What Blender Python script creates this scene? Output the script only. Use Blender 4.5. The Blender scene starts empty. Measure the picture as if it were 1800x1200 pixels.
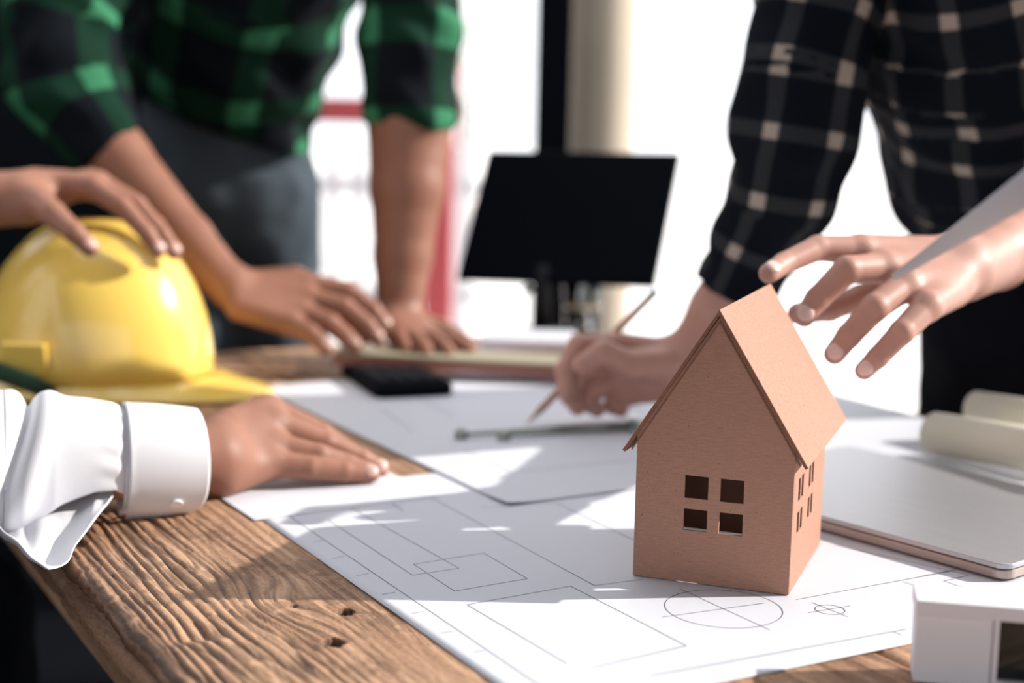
import bpy, bmesh, math, random
import numpy as np
from mathutils import Vector, Matrix

random.seed(4)
SC = bpy.context.scene
COL = SC.collection

# ------------------------------------------------------------------ camera
TH, RO, CZ = .1499, -.0211, 1.10
fwd = Vector((0, math.cos(TH), -math.sin(TH)))
up0 = Vector((0, math.sin(TH), math.cos(TH)))
rt0 = Vector((1, 0, 0))
rt = rt0 * math.cos(RO) - up0 * math.sin(RO)
up = rt0 * math.sin(RO) + up0 * math.cos(RO)
cam_d = bpy.data.cameras.new('camera')
cam_d.sensor_width = 36.0
cam_d.lens = 36.0 * 2622.6 / 1800.0
cam_d.clip_start = .02
cam_d.clip_end = 200
cam_d.dof.use_dof = True
cam_d.dof.focus_distance = 1.12
cam_d.dof.aperture_fstop = 2.8
cam = bpy.data.objects.new('camera', cam_d)
COL.objects.link(cam)
m = Matrix.Identity(4)
for i in range(3):
    m[i][0], m[i][1], m[i][2] = rt[i], up[i], -fwd[i]
m[2][3] = CZ
cam.matrix_world = m
SC.camera = cam

# ------------------------------------------------------------------ sky, sun, exposure
w = bpy.data.worlds.new('world')
SC.world = w
w.use_nodes = True
w.node_tree.nodes['Background'].inputs[0].default_value = (.93, .95, 1.0, 1)
w.node_tree.nodes['Background'].inputs[1].default_value = 1.7
SUN_EL, SUN_AZ = math.radians(28.6), math.radians(6.7)
sd = bpy.data.lights.new('sun', 'SUN')
sd.energy = 6.8
sd.angle = math.radians(.6)
sd.color = (1, .95, .88)
so = bpy.data.objects.new('sun', sd)
COL.objects.link(so)
travel = Vector((-math.cos(SUN_EL) * math.cos(SUN_AZ), -math.cos(SUN_EL) * math.sin(SUN_AZ), -math.sin(SUN_EL)))
so.rotation_euler = travel.to_track_quat('-Z', 'Y').to_euler()
so.location = (4, .5, 4)
SC.view_settings.view_transform = 'Standard'
SC.view_settings.look = 'None'
SC.view_settings.gamma = 1
SC.view_settings.use_curve_mapping = False
SC.view_settings.exposure = 0

# ------------------------------------------------------------------ materials
def mat(name, col, rough=.6, metal=0., spec=.5, noise=None, bump=None, sss=0, trans=0, coat=0, ior=None):
    """noise=(scale, amount[, stretch vec]) colour mottling; bump=(scale, strength, distance)"""
    M = bpy.data.materials.new(name)
    M.use_nodes = True
    nt = M.node_tree
    b = nt.nodes['Principled BSDF']
    b.inputs['Base Color'].default_value = (*col, 1)
    b.inputs['Roughness'].default_value = rough
    b.inputs['Metallic'].default_value = metal
    b.inputs['Specular IOR Level'].default_value = spec
    if ior: b.inputs['IOR'].default_value = ior
    if trans: b.inputs['Transmission Weight'].default_value = trans
    if coat: b.inputs['Coat Weight'].default_value = coat; b.inputs['Coat Roughness'].default_value = .08
    if sss:
        b.inputs['Subsurface Weight'].default_value = sss
        b.inputs['Subsurface Radius'].default_value = (.012, .004, .002)
        b.inputs['Subsurface Scale'].default_value = 1
    tc = nt.nodes.new('ShaderNodeTexCoord')
    if noise:
        mp = nt.nodes.new('ShaderNodeMapping')
        mp.inputs['Scale'].default_value = noise[2] if len(noise) > 2 else (1, 1, 1)
        nt.links.new(tc.outputs['Object'], mp.inputs[0])
        n = nt.nodes.new('ShaderNodeTexNoise')
        n.inputs['Scale'].default_value = noise[0]
        n.inputs['Detail'].default_value = 5
        nt.links.new(mp.outputs[0], n.inputs['Vector'])
        mx = nt.nodes.new('ShaderNodeMix'); mx.data_type = 'RGBA'
        a = noise[1]
        mx.inputs[6].default_value = (*[c * (1 - a) for c in col], 1)
        mx.inputs[7].default_value = (*[min(1, c * (1 + a)) for c in col], 1)
        nt.links.new(n.outputs['Fac'], mx.inputs[0])
        nt.links.new(mx.outputs[2], b.inputs['Base Color'])
    if bump:
        n = nt.nodes.new('ShaderNodeTexNoise')
        n.inputs['Scale'].default_value = bump[0]
        n.inputs['Detail'].default_value = 4
        nt.links.new(tc.outputs['Object'], n.inputs['Vector'])
        bp = nt.nodes.new('ShaderNodeBump')
        bp.inputs['Strength'].default_value = bump[1]
        bp.inputs['Distance'].default_value = bump[2]
        nt.links.new(n.outputs['Fac'], bp.inputs['Height'])
        nt.links.new(bp.outputs[0], b.inputs['Normal'])
    return M

def nd(nt, kind, **kw):
    n = nt.nodes.new(kind)
    for k, v in kw.items(): setattr(n, k, v)
    return n

def math_node(nt, op, a, b=None, clamp=False):
    n = nd(nt, 'ShaderNodeMath', operation=op, use_clamp=clamp)
    for i, v in enumerate((a, b)):
        if v is None: continue
        if isinstance(v, (int, float)): n.inputs[i].default_value = v
        else: nt.links.new(v, n.inputs[i])
    return n.outputs[0]

def plaid(name, base, stripe, cross, period, width, rough=.85):
    """woven check read from the cloth's own along/around coordinates"""
    M = bpy.data.materials.new(name); M.use_nodes = True
    nt = M.node_tree; b = nt.nodes['Principled BSDF']
    b.inputs['Roughness'].default_value = rough
    b.inputs['Specular IOR Level'].default_value = .1
    at = nd(nt, 'ShaderNodeAttribute', attribute_name='weave')
    sp = nd(nt, 'ShaderNodeSeparateXYZ'); nt.links.new(at.outputs['Vector'], sp.inputs[0])
    ms = []
    for k in (0, 1):
        f = math_node(nt, 'FRACT', math_node(nt, 'DIVIDE', sp.outputs[k], period))
        d = math_node(nt, 'ABSOLUTE', math_node(nt, 'SUBTRACT', f, .5))
        e = math_node(nt, 'SUBTRACT', width / 2 / period, d)
        ms.append(math_node(nt, 'MULTIPLY', e, 30., True))
    one = math_node(nt, 'MAXIMUM', ms[0], ms[1]); two = math_node(nt, 'MULTIPLY', ms[0], ms[1])
    m1 = nd(nt, 'ShaderNodeMix', data_type='RGBA'); m2 = nd(nt, 'ShaderNodeMix', data_type='RGBA')
    m1.inputs[6].default_value = (*base, 1); m1.inputs[7].default_value = (*stripe, 1)
    m2.inputs[7].default_value = (*cross, 1)
    nt.links.new(one, m1.inputs[0]); nt.links.new(m1.outputs[2], m2.inputs[6]); nt.links.new(two, m2.inputs[0])
    nt.links.new(m2.outputs[2], b.inputs['Base Color'])
    return M

def wood_mat():
    M = bpy.data.materials.new('old_wood'); M.use_nodes = True
    nt = M.node_tree; b = nt.nodes['Principled BSDF']
    tc = nd(nt, 'ShaderNodeTexCoord')
    def noise(scale, stretch, detail=6, dist=0):
        mp = nd(nt, 'ShaderNodeMapping'); mp.inputs['Scale'].default_value = stretch
        nt.links.new(tc.outputs['Object'], mp.inputs[0])
        n = nd(nt, 'ShaderNodeTexNoise'); n.inputs['Scale'].default_value = scale
        n.inputs['Detail'].default_value = detail; n.inputs['Distortion'].default_value = dist
        nt.links.new(mp.outputs[0], n.inputs['Vector']); return n.outputs['Fac']
    n1 = noise(14, (1, .18, 1), 6, .6)
    n2 = noise(160, (1, .06, 1), 4, .2)
    n3 = noise(420, (1, .6, 1), 3)
    gr = nd(nt, 'ShaderNodeAttribute', attribute_name='grain').outputs['Fac']
    go = nd(nt, 'ShaderNodeAttribute', attribute_name='groove').outputs['Fac']
    s = math_node(nt, 'ADD', math_node(nt, 'MULTIPLY', n1, .62), math_node(nt, 'MULTIPLY', n2, .38))
    s = math_node(nt, 'ADD', s, math_node(nt, 'MULTIPLY', gr, .16))
    s = math_node(nt, 'ADD', s, math_node(nt, 'MULTIPLY', math_node(nt, 'SUBTRACT', n3, .5), .25))
    cr = nd(nt, 'ShaderNodeValToRGB')
    el = cr.color_ramp.elements
    el[0].position = .28; el[0].color = (.10, .052, .032, 1)
    el[1].position = .74; el[1].color = (.66, .42, .27, 1)
    e = el.new(.42); e.color = (.27, .145, .085, 1)
    e = el.new(.56); e.color = (.47, .28, .17, 1)
    nt.links.new(s, cr.inputs[0])
    mx = nd(nt, 'ShaderNodeMix', data_type='RGBA')
    mx.inputs[7].default_value = (.035, .018, .012, 1)
    nt.links.new(cr.outputs[0], mx.inputs[6]); nt.links.new(go, mx.inputs[0])
    nt.links.new(mx.outputs[2], b.inputs['Base Color'])
    b.inputs['Roughness'].default_value = .62
    b.inputs['Specular IOR Level'].default_value = .3
    bp = nd(nt, 'ShaderNodeBump'); bp.inputs['Strength'].default_value = .5; bp.inputs['Distance'].default_value = .0012
    nt.links.new(math_node(nt, 'ADD', n2, math_node(nt, 'MULTIPLY', n3, .5)), bp.inputs['Height']); nt.links.new(bp.outputs[0], b.inputs['Normal'])
    return M

def card_mat(name, col, k=1.):
    M = mat(name, col, .75, spec=.35)
    nt = M.node_tree; b = nt.nodes['Principled BSDF']
    tc = nd(nt, 'ShaderNodeTexCoord')
    outs = []
    for sc, st in ((300, (.35, .35, 3.2)), (900, (1, 1, 1)), (260, (1, 1, 1))):
        mp = nd(nt, 'ShaderNodeMapping'); mp.inputs['Scale'].default_value = st
        nt.links.new(tc.outputs['Object'], mp.inputs[0])
        n = nd(nt, 'ShaderNodeTexNoise'); n.inputs['Scale'].default_value = sc; n.inputs['Detail'].default_value = 3
        nt.links.new(mp.outputs[0], n.inputs['Vector']); outs.append(n.outputs['Fac'])
    s = math_node(nt, 'ADD', math_node(nt, 'MULTIPLY', outs[0], .5), math_node(nt, 'MULTIPLY', outs[1], .5))
    cr = nd(nt, 'ShaderNodeValToRGB'); el = cr.color_ramp.elements
    el[0].position = .36; el[0].color = (*[c * .84 for c in col], 1)
    el[1].position = .64; el[1].color = (*[min(1, c * 1.12) for c in col], 1)
    nt.links.new(s, cr.inputs[0])
    fl = math_node(nt, 'GREATER_THAN', outs[2], .70)      # dark fibre flecks
    mx = nd(nt, 'ShaderNodeMix', data_type='RGBA'); mx.inputs[7].default_value = (*[c * .35 for c in col], 1)
    nt.links.new(math_node(nt, 'MULTIPLY', fl, .6), mx.inputs[0]); nt.links.new(cr.outputs[0], mx.inputs[6])
    nt.links.new(mx.outputs[2], b.inputs['Base Color'])
    bp = nd(nt, 'ShaderNodeBump'); bp.inputs['Strength'].default_value = .35 * k; bp.inputs['Distance'].default_value = .0004
    nt.links.new(s, bp.inputs['Height']); nt.links.new(bp.outputs[0], b.inputs['Normal'])
    return M

WOOD = wood_mat()
CARD = card_mat('kraft_card', (.40, .212, .150))
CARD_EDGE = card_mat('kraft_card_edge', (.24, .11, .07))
PAPER = mat('paper', (.66, .67, .73), .55, spec=.4, bump=(60, .12, .002))
INK = mat('ink_line', (.07, .10, .11), .6)
SKIN_FAIR = mat('fair_skin', (.50, .275, .22), .5, spec=.35, sss=.12, noise=(38, .16), bump=(420, .25, .0006))
SKIN_WARM = mat('warm_skin', (.29, .135, .09), .52, spec=.3, sss=.12, noise=(38, .15), bump=(420, .2, .0006))
SKIN_BROWN = mat('brown_skin', (.25, .11, .07), .48, spec=.35, sss=.08, noise=(30, .2))
NAIL = mat('fingernail', (.55, .33, .28), .35, sss=.1)
NAIL_F = mat('fair_fingernail', (.80, .56, .52), .3)
NAIL_B = mat('fingernail_brown', (.36, .20, .15), .35, sss=.1)
SHIRT_W = mat('white_cotton', (.74, .74, .78), .8, spec=.15, noise=(900, .03, (1, 1, .2)), bump=(700, .15, .0004))
PLAID_G = plaid('green_plaid', (.003, .005, .008), (.004, .026, .014), (.035, .17, .085), .135, .050)
PLAID_B = plaid('black_plaid', (.0035, .006, .011), (.028, .031, .036), (.40, .34, .29), .066, .019)
TROUSER_GREY = mat('grey_trousers', (.055, .07, .085), .85, spec=.1, noise=(200, .15))
TROUSER_BLACK = mat('black_trousers', (.005, .006, .010), .9, spec=.05)
HAIR = mat('dark_hair', (.01, .008, .007), .5)
SHOE = mat('shoe_leather', (.012, .01, .01), .4)
BLACK = mat('black_plastic', (.006, .007, .010), .55, spec=.25)
BLACK_MATT = mat('black_matt_plastic', (.003, .004, .007), .8, spec=.05)
KEY = mat('key_plastic', (.012, .013, .016), .8, spec=.1)
YELLOW = mat('yellow_plastic', (.86, .60, .13), .22, coat=.5, bump=(6, .1, .004))
GREENSTRAP = mat('green_strap', (.012, .05, .022), .8)
ALU = mat('brushed_aluminium', (.46, .46, .48), .42, metal=.6, noise=(20, .08, (1, 6, 1)))
ALU_REFLECT = mat('aluminium_wood_reflection', (.40, .33, .30), .32, metal=.6)  # brown tint paints in the table wood mirrored by the laptop edge
CREAM = mat('cream_paper', (.72, .68, .55), .7)
WHITE_BOARD = mat('foam_board', (.82, .82, .87), .6, spec=.3)
DARK_GLASS = mat('dark_glazing', (.008, .014, .014), .08, noise=(30, .8))
PENCIL = mat('pencil_wood', (.40, .20, .12), .5)
RULE_TOP = mat('board_maple', (.34, .30, .21), .5, noise=(20, .15, (1, 8, 1)))
RULE_SIDE = mat('board_redwood', (.28, .10, .075), .5, noise=(60, .2, (.2, 1, 1)))
STEEL = mat('steel', (.30, .33, .30), .3, metal=.8)
RED = mat('red_paint', (.60, .10, .11), .5)
CONC = mat('floor_concrete', (.004, .0045, .006), .95, spec=.03, noise=(3, .3))
PLASTER = mat('plaster', (.05, .05, .055), .9, noise=(2, .1))
DARKWALL = mat('dark_panelling', (.006, .008, .011), .9, spec=.05, noise=(2, .3))
COLUMN = mat('beige_plaster', (.50, .42, .33), .9, noise=(4, .1))
PAVE = mat('pale_paving', (.82, .80, .78), .9, noise=(1.5, .06))
GLASS = mat('clear_glass', (.95, .98, .95), .03, trans=1, ior=1.45)
WHITE_PAINT = mat('white_paint', (.50, .48, .50), .6)
LEAF = mat('pale_leaves', (.50, .56, .44), .7, noise=(5, .3))
BARK = mat('bark', (.2, .15, .1), .9)

# ------------------------------------------------------------------ helpers
def link(name, me, M, parent=None, smooth=True):
    o = bpy.data.objects.new(name, me); COL.objects.link(o)
    if M is not None:
        me.materials.clear(); me.materials.append(M)
    if smooth: me.shade_smooth()
    if parent is not None: o.parent = parent
    return o

def bobj(name, bm, M, parent=None, smooth=False, bevel=0, seg=2):
    me = bpy.data.meshes.new(name)
    bmesh.ops.recalc_face_normals(bm, faces=bm.faces)
    bm.to_mesh(me); bm.free()
    o = link(name, me, M, parent, smooth)
    if bevel:
        md = o.modifiers.new('bevel', 'BEVEL'); md.width = bevel; md.segments = seg; md.limit_method = 'ANGLE'
    return o

def thing(name, label, cat, loc=(0, 0, 0), rz=0, group=None):
    o = bpy.data.objects.new(name, None); COL.objects.link(o)
    o.empty_display_size = .05
    o.location = loc; o.rotation_euler = (0, 0, rz)
    return tag(o, label, cat, group)

def tag(o, label, cat, group=None):
    o['label'] = label; o['category'] = cat
    if group: o['group'] = group
    return o

def struct(o):
    o['kind'] = 'structure'; return o

def box(bm, x0, x1, y0, y1, z0, z1):
    v = [bm.verts.new((x, y, z)) for z in (z0, z1) for y in (y0, y1) for x in (x0, x1)]
    for f in ((0, 2, 3, 1), (4, 5, 7, 6), (0, 1, 5, 4), (2, 6, 7, 3), (0, 4, 6, 2), (1, 3, 7, 5)):
        bm.faces.new([v[i] for i in f])

def boxobj(name, dims, M, parent=None, bevel=0, seg=2):
    bm = bmesh.new(); box(bm, *dims); return bobj(name, bm, M, parent, False, bevel, seg)

def tube(bm, pts, rads, n=16, caps=True):
    pts = [Vector(p) for p in pts]; rings = []
    ref = None
    for i, p in enumerate(pts):
        d = (pts[min(i + 1, len(pts) - 1)] - pts[max(i - 1, 0)]).normalized()
        if ref is None: ref = d.orthogonal().normalized()
        a = (ref - d * ref.dot(d)).normalized(); ref = a
        b = d.cross(a)
        r = rads[i] if hasattr(rads, '__len__') else rads
        rings.append([bm.verts.new(p + (a * math.cos(t) + b * math.sin(t)) * r) for t in [2 * math.pi * k / n for k in range(n)]])
    for A, B in zip(rings, rings[1:]):
        for k in range(n): bm.faces.new((A[k], A[(k + 1) % n], B[(k + 1) % n], B[k]))
    if caps: bm.faces.new(rings[0][::-1]); bm.faces.new(rings[-1])

def tubeobj(name, pts, rads, M, parent=None, n=16, smooth=True):
    bm = bmesh.new(); tube(bm, pts, rads, n)
    o = bobj(name, bm, M, parent, smooth)
    return o

def lathe(bm, prof, n=32, c=(0, 0, 0)):
    rings = [[bm.verts.new((c[0] + r * math.cos(2 * math.pi * k / n), c[1] + r * math.sin(2 * math.pi * k / n), c[2] + z)) for k in range(n)] for r, z in prof]
    for A, B in zip(rings, rings[1:]):
        for k in range(n): bm.faces.new((A[k], A[(k + 1) % n], B[(k + 1) % n], B[k]))
    bm.faces.new(rings[0][::-1]); bm.faces.new(rings[-1])

def prism(bm, poly, z0, z1):
    a = [bm.verts.new((x, y, z0)) for x, y in poly]; b = [bm.verts.new((x, y, z1)) for x, y in poly]
    bm.faces.new(a[::-1]); bm.faces.new(b)
    for i in range(len(poly)): j = (i + 1) % len(poly); bm.faces.new((a[i], a[j], b[j], b[i]))

def vnoise(x, y, seed=0):
    """smooth 2-D value noise, 0..1"""
    rng = np.random.RandomState(seed); T = rng.rand(256, 256)
    xi = np.floor(x).astype(int); yi = np.floor(y).astype(int); fx = x - xi; fy = y - yi
    fx = fx * fx * (3 - 2 * fx); fy = fy * fy * (3 - 2 * fy)
    g = lambda a, b: T[a % 256, b % 256]
    return (g(xi, yi) * (1 - fx) + g(xi + 1, yi) * fx) * (1 - fy) + (g(xi, yi + 1) * (1 - fx) + g(xi + 1, yi + 1) * fx) * fy

# ------------------------------------------------------------------ implicit surfaces (bodies, clothes)
def smin(a, b, k):
    if k <= 0: return np.minimum(a, b)
    h = np.clip(.5 + .5 * (b - a) / k, 0, 1)
    return b + (a - b) * h - k * h * (1 - h)

def chain(pts):
    """pts: (x, y, z, r) -> distance function of tapered round links"""
    P_ = np.array(pts, np.float32)
    def f(p, k=.003):
        d = None
        for A, B in zip(P_[:-1], P_[1:]):
            ab = B[:3] - A[:3]; L = float(ab @ ab) + 1e-12
            q = p - A[:3]; t = np.clip(q @ ab / L, 0, 1)
            e = np.sqrt(((q - t[:, None] * ab) ** 2).sum(1)) - (A[3] + (B[3] - A[3]) * t)
            d = e if d is None else smin(d, e, k)
        return d
    f.pts = P_
    f.lo = (P_[:, :3] - P_[:, 3:]).min(0); f.hi = (P_[:, :3] + P_[:, 3:]).max(0)
    return f

def cut(f, at, direction):
    """keep the side of the plane the direction points away from"""
    at = np.array(at, np.float32); dv = np.array(direction, np.float32); dv /= np.linalg.norm(dv)
    def g(p, k=.003): return np.maximum(f(p, k), (p - at) @ dv)
    g.pts, g.lo, g.hi = f.pts, f.lo, f.hi
    return g

def mesh_implicit(fn, lo, hi, h):
    lo = np.array(lo, np.float32) - 3 * h; hi = np.array(hi, np.float32) + 3 * h
    B = 8
    nb = np.ceil((hi - lo) / (h * B)).astype(int)
    n = nb * B + 1
    bx = [lo[i] + (np.arange(nb[i]) + .5) * B * h for i in range(3)]
    C = np.stack(np.meshgrid(*bx, indexing='ij'), -1).reshape(-1, 3).astype(np.float32)
    dc = fn(C)
    act = np.abs(dc) < B * h * .87 + 3 * h + .012
    V = np.repeat(np.repeat(np.repeat(np.sign(dc).reshape(nb), B, 0), B, 1), B, 2).astype(np.float32)
    V = np.pad(V, ((0, 1),) * 3, mode='edge')
    off = np.stack(np.meshgrid(*[np.arange(B + 1)] * 3, indexing='ij'), -1).reshape(-1, 3)
    idx = np.argwhere(act.reshape(nb)) * B
    for s in range(0, len(idx), 400):
        I = (idx[s:s + 400, None, :] + off[None]).reshape(-1, 3)
        d = fn(lo + I.astype(np.float32) * h)
        V[I[:, 0], I[:, 1], I[:, 2]] = d
    S = V < 0
    cnt = np.zeros(tuple(n - 1), np.int8)
    for a in (0, 1):
        for b in (0, 1):
            for c in (0, 1): cnt += S[a:n[0] - 1 + a, b:n[1] - 1 + b, c:n[2] - 1 + c]
    cells = np.argwhere((cnt > 0) & (cnt < 8))
    vid = -np.ones(tuple(n - 1), np.int64); vid[tuple(cells.T)] = np.arange(len(cells))
    acc = np.zeros((len(cells), 3)); num = np.zeros(len(cells))
    cor = [(a, b, c) for a in (0, 1) for b in (0, 1) for c in (0, 1)]
    vals = {c: V[tuple((cells + c).T)] for c in cor}
    for c in cor:
        for ax in range(3):
            if c[ax]: continue
            e = list(c); e[ax] = 1; e = tuple(e)
            va, vb = vals[c], vals[e]; mk = (va < 0) != (vb < 0)
            t = np.where(mk, va / np.where(mk, va - vb, 1), 0)
            q = np.tile(np.array(c, float), (len(cells), 1)); q[:, ax] += t
            acc[mk] += q[mk]; num += mk
    verts = lo + (cells + acc / num[:, None]) * h
    quads = []
    for ax in range(3):
        o1, o2 = (ax + 1) % 3, (ax + 2) % 3
        sl0 = [slice(None)] * 3; sl1 = [slice(None)] * 3
        sl0[ax] = slice(0, n[ax] - 1); sl1[ax] = slice(1, n[ax])
        ch = np.argwhere(S[tuple(sl0)] != S[tuple(sl1)])
        ch = ch[(ch[:, o1] > 0) & (ch[:, o2] > 0) & (ch[:, o1] < n[o1] - 1) & (ch[:, o2] < n[o2] - 1)]
        inside = S[tuple(ch.T)]
        q = []
        for d1, d2 in ((1, 1), (0, 1), (0, 0), (1, 0)):
            c = ch.copy(); c[:, o1] -= d1; c[:, o2] -= d2; q.append(vid[tuple(c.T)])
        q = np.stack(q, 1); q[~inside] = q[~inside][:, ::-1]
        quads.append(q)
    F = np.concatenate(quads); F = F[(F >= 0).all(1)]
    return verts, F

def np_mesh(name, parts):
    vs, fs, k = [], [], 0
    for v, f in parts: vs.append(v); fs.append(f + k); k += len(v)
    v = np.concatenate(vs); f = np.concatenate(fs)
    me = bpy.data.meshes.new(name)
    me.vertices.add(len(v)); me.vertices.foreach_set('co', v.astype(np.float32).ravel())
    me.loops.add(f.size); me.loops.foreach_set('vertex_index', f.astype(np.int32).ravel())
    me.polygons.add(len(f)); me.polygons.foreach_set('loop_start', np.arange(0, f.size, 4, dtype=np.int32))
    me.update(calc_edges=True); me.validate()
    return me, v

def wrinkles(seed, amp, wl, n=7):
    rng = np.random.RandomState(seed)
    D = rng.normal(size=(n, 3)); D /= np.linalg.norm(D, axis=1)[:, None]
    W = 2 * math.pi / (wl * rng.uniform(.7, 1.5, n)); ph = rng.rand(n) * 6.3
    def f(p):
        s = 0; q = p + .012 * np.sin(p[:, [1, 2, 0]] * 55 + 1.3)
        for i in range(n): s = s + np.sin(q @ D[i].astype(np.float32) * W[i] + ph[i])
        return amp * s / math.sqrt(n)
    return f

def weave(me, v, chains):
    """cloth coordinates: distance along the nearest limb and around it"""
    best = np.full(len(v), 1e9); al = np.zeros(len(v)); ar = np.zeros(len(v))
    for ci, P_ in enumerate(chains):
        P_ = np.array(P_, float); cum = ci * .31
        rm = P_[:, 3].mean()
        for A, B in zip(P_[:-1], P_[1:]):
            ab = B[:3] - A[:3]; L = np.linalg.norm(ab); q = v - A[:3]
            tt = q @ ab / L ** 2; t = np.clip(tt, 0, 1)
            r = q - t[:, None] * ab; d = np.linalg.norm(r, axis=1) / (A[3] + (B[3] - A[3]) * t)
            ax = ab / L; rf = np.array([0, -1., 0]); rf -= ax * (rf @ ax); rf /= np.linalg.norm(rf)
            sd_ = np.cross(ax, rf)
            mk = d < best
            best[mk] = d[mk]; al[mk] = (cum + tt * L)[mk]; ar[mk] = (np.arctan2(r @ sd_, r @ rf) * rm)[mk]
            cum += L
    at = me.attributes.new('weave', 'FLOAT_VECTOR', 'POINT')
    at.data.foreach_set('vector', np.stack([al, ar, al * 0], 1).astype(np.float32).ravel())

def cloth(name, chains, M, parent, h, k=.03, fold=(1, .004, .05), pieces=None):
    fs = pieces or [chain(c) for c in chains]
    wr = wrinkles(*fold)
    def fn(p):
        d = None
        for f in fs: d = f(p, .01) if d is None else smin(d, f(p, .01), k)
        return d + wr(p)
    lo = np.min([f.lo for f in fs], 0) - .01; hi = np.max([f.hi for f in fs], 0) + .01
    me, v = np_mesh(name, [mesh_implicit(fn, lo, hi, h)])
    weave(me, v, [f.pts for f in fs])
    return link(name, me, M, parent)

def hand_fn(spec):
    """spec: carpal (two points), mcp (four), fingers (four chains from the mcp), thumb chain, forearm chain"""
    fa = chain(spec['forearm'])
    c0, c1 = np.array(spec['carpal'][0]), np.array(spec['carpal'][1])
    r = spec.get('palm', .0125)
    metas = [chain([(*(c0 + (c1 - c0) * i / 3), r * 1.15), (*spec['fingers'][i][0][:3], spec['fingers'][i][0][3] * 1.08)]) for i in range(4)]
    fing = [chain(f) for f in spec['fingers']]; th = chain(spec['thumb'])
    allf = [fa, th] + metas + fing
    def fn(p):
        pal = metas[0](p)
        for q in metas[1:]: pal = smin(pal, q(p), .012)
        pal = smin(pal, fa(p, .01), .022)
        fg = fing[0](p, .0025)
        for q in fing[1:]: fg = smin(fg, q(p, .0025), .0008)
        d = smin(pal, fg, .005)
        return smin(d, th(p, .004), .007)
    return fn, np.min([f.lo for f in allf], 0), np.max([f.hi for f in allf], 0)

def person(label, skin, hands, torso, h_hand=.0016):
    root = thing('person', label, 'person', (torso[0][0], torso[0][1], 0))
    root.matrix_world = Matrix.Translation(root.location)
    ms = [mesh_implicit(*hand_fn(s), s.get('h', h_hand)) for s in hands]
    fs = [chain(c) for c in torso[1:]]
    def fn(p):
        d = None
        for f in fs: d = f(p, .02) if d is None else smin(d, f(p, .02), .04)
        return d
    ms.append(mesh_implicit(fn, np.min([f.lo for f in fs], 0), np.max([f.hi for f in fs], 0), .012))
    off = np.array([torso[0][0], torso[0][1], 0])
    ms = [(v - off, f) for v, f in ms]
    me, v = np_mesh('body', ms)
    return root, link('body', me, skin, root)

def shift(o, root):
    """clothes are modelled in room coordinates; hang them on the person's root"""
    o.matrix_parent_inverse = Matrix.Translation(-Vector(root.location))
    return o

def nails(spec, body, root, M, dorsal, which=(0, 1, 2, 3), thumb=True, sz=1.):
    L = [spec['fingers'][i] for i in which] + ([spec['thumb']] if thumb else [])
    for c in L:
        tip, dip = Vector(c[-1][:3]), Vector(c[-2][:3]); r = c[-1][3]
        ax = (tip - dip).normalized(); nn = Vector(dorsal); nn = (nn - ax * nn.dot(ax)).normalized(); sdv = ax.cross(nn)
        bm = bmesh.new(); bmesh.ops.create_uvsphere(bm, u_segments=16, v_segments=10, radius=1)
        mt = Matrix((ax * .0078 * sz, sdv * r * .80, nn * .0034)).transposed().to_4x4()
        mt.translation = tip - ax * .0022 * sz + nn * (r - .0020) - root.location
        bmesh.ops.transform(bm, matrix=mt, verts=bm.verts)
        bobj('fingernail', bm, M, body, True)

# ================================================================== SETTING
struct(boxobj('floor', (-4.5, 3.2, -3.2, 3.6, -.1, 0), CONC))
struct(boxobj('ground', (-40, 40, -40, 60, -.25, -.101), PAVE))
struct(boxobj('shading_ceiling', (-4.6, 3.3, -3.3, 1.15, 2.75, 2.9), PLASTER))  # unseen; ends early so sky light reaches the table but not front faces
struct(boxobj('shade_wall_right', (3.2, 3.3, -3.3, .95, 0, 2.75), PLASTER))  # unseen dark wall added to cut side light on camera-facing surfaces
struct(boxobj('wall_left', (-4.6, -4.5, -3.3, 3.6, 0, 2.75), DARKWALL))
struct(boxobj('wall_front', (-4.5, 3.2, -3.3, -3.2, 0, .8), PLASTER))  # unseen; kept low so sky fill enters from behind the camera
for x_ in (-4.5, -1.95, .6, 3.15):
    struct(boxobj('fill_opening_post', (x_, x_ + .05, -3.29, -3.21, .8, 2.75), BLACK_MATT))  # bars of an unseen opening added to let in fill light
struct(boxobj('wall_back', (-4.5, -.80, 3.5, 3.62, 0, 2.75), DARKWALL))
bm = bmesh.new(); lathe(bm, [(.080, 0), (.080, 2.75)], 40, (.188, 3.44, 0))
struct(bobj('pillar', bm, COLUMN, smooth=True)).modifiers.new('e', 'EDGE_SPLIT')
struct(boxobj('trim_1', (.040, .116, 3.28, 3.34, 0, 2.75), BLACK_MATT, bevel=.003))

# red steel gate frame seen between the arms
t = thing('gate_frame', 'red painted steel frame with an upright post and a cross rail, behind the green shirt', 'gate', (-.262, 4.6, -.1))
boxobj('post', (-.018, .072, 0, .07, 0, 2.3), RED, t, .006)
boxobj('rail', (-1.1, -.0185, .01, .06, 1.168, 1.245), RED, t, .006)
boxobj('post', (-1.17, -1.10, 0, .07, 0, 2.2), RED, t, .006)
# pale picket fence outdoors
t = thing('picket_fence', 'pale picket fence washed out by daylight behind the red frame', 'fence', (-1.6, 7.5, -.1))
sl = None
for i in range(11):
    if sl is None:
        o = sl = boxobj('slat', (0, .07, 0, .02, .05, 1.05), WHITE_PAINT, t, .004)
    else:
        o = sl.copy(); COL.objects.link(o); o.parent = t
    o.location = (i * .13, 0, 0)
boxobj('rail', (-.05, 1.42, .021, .055, .25, .33), WHITE_PAINT, t)
boxobj('rail', (-.05, 1.42, .021, .055, .80, .88), WHITE_PAINT, t)
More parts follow.
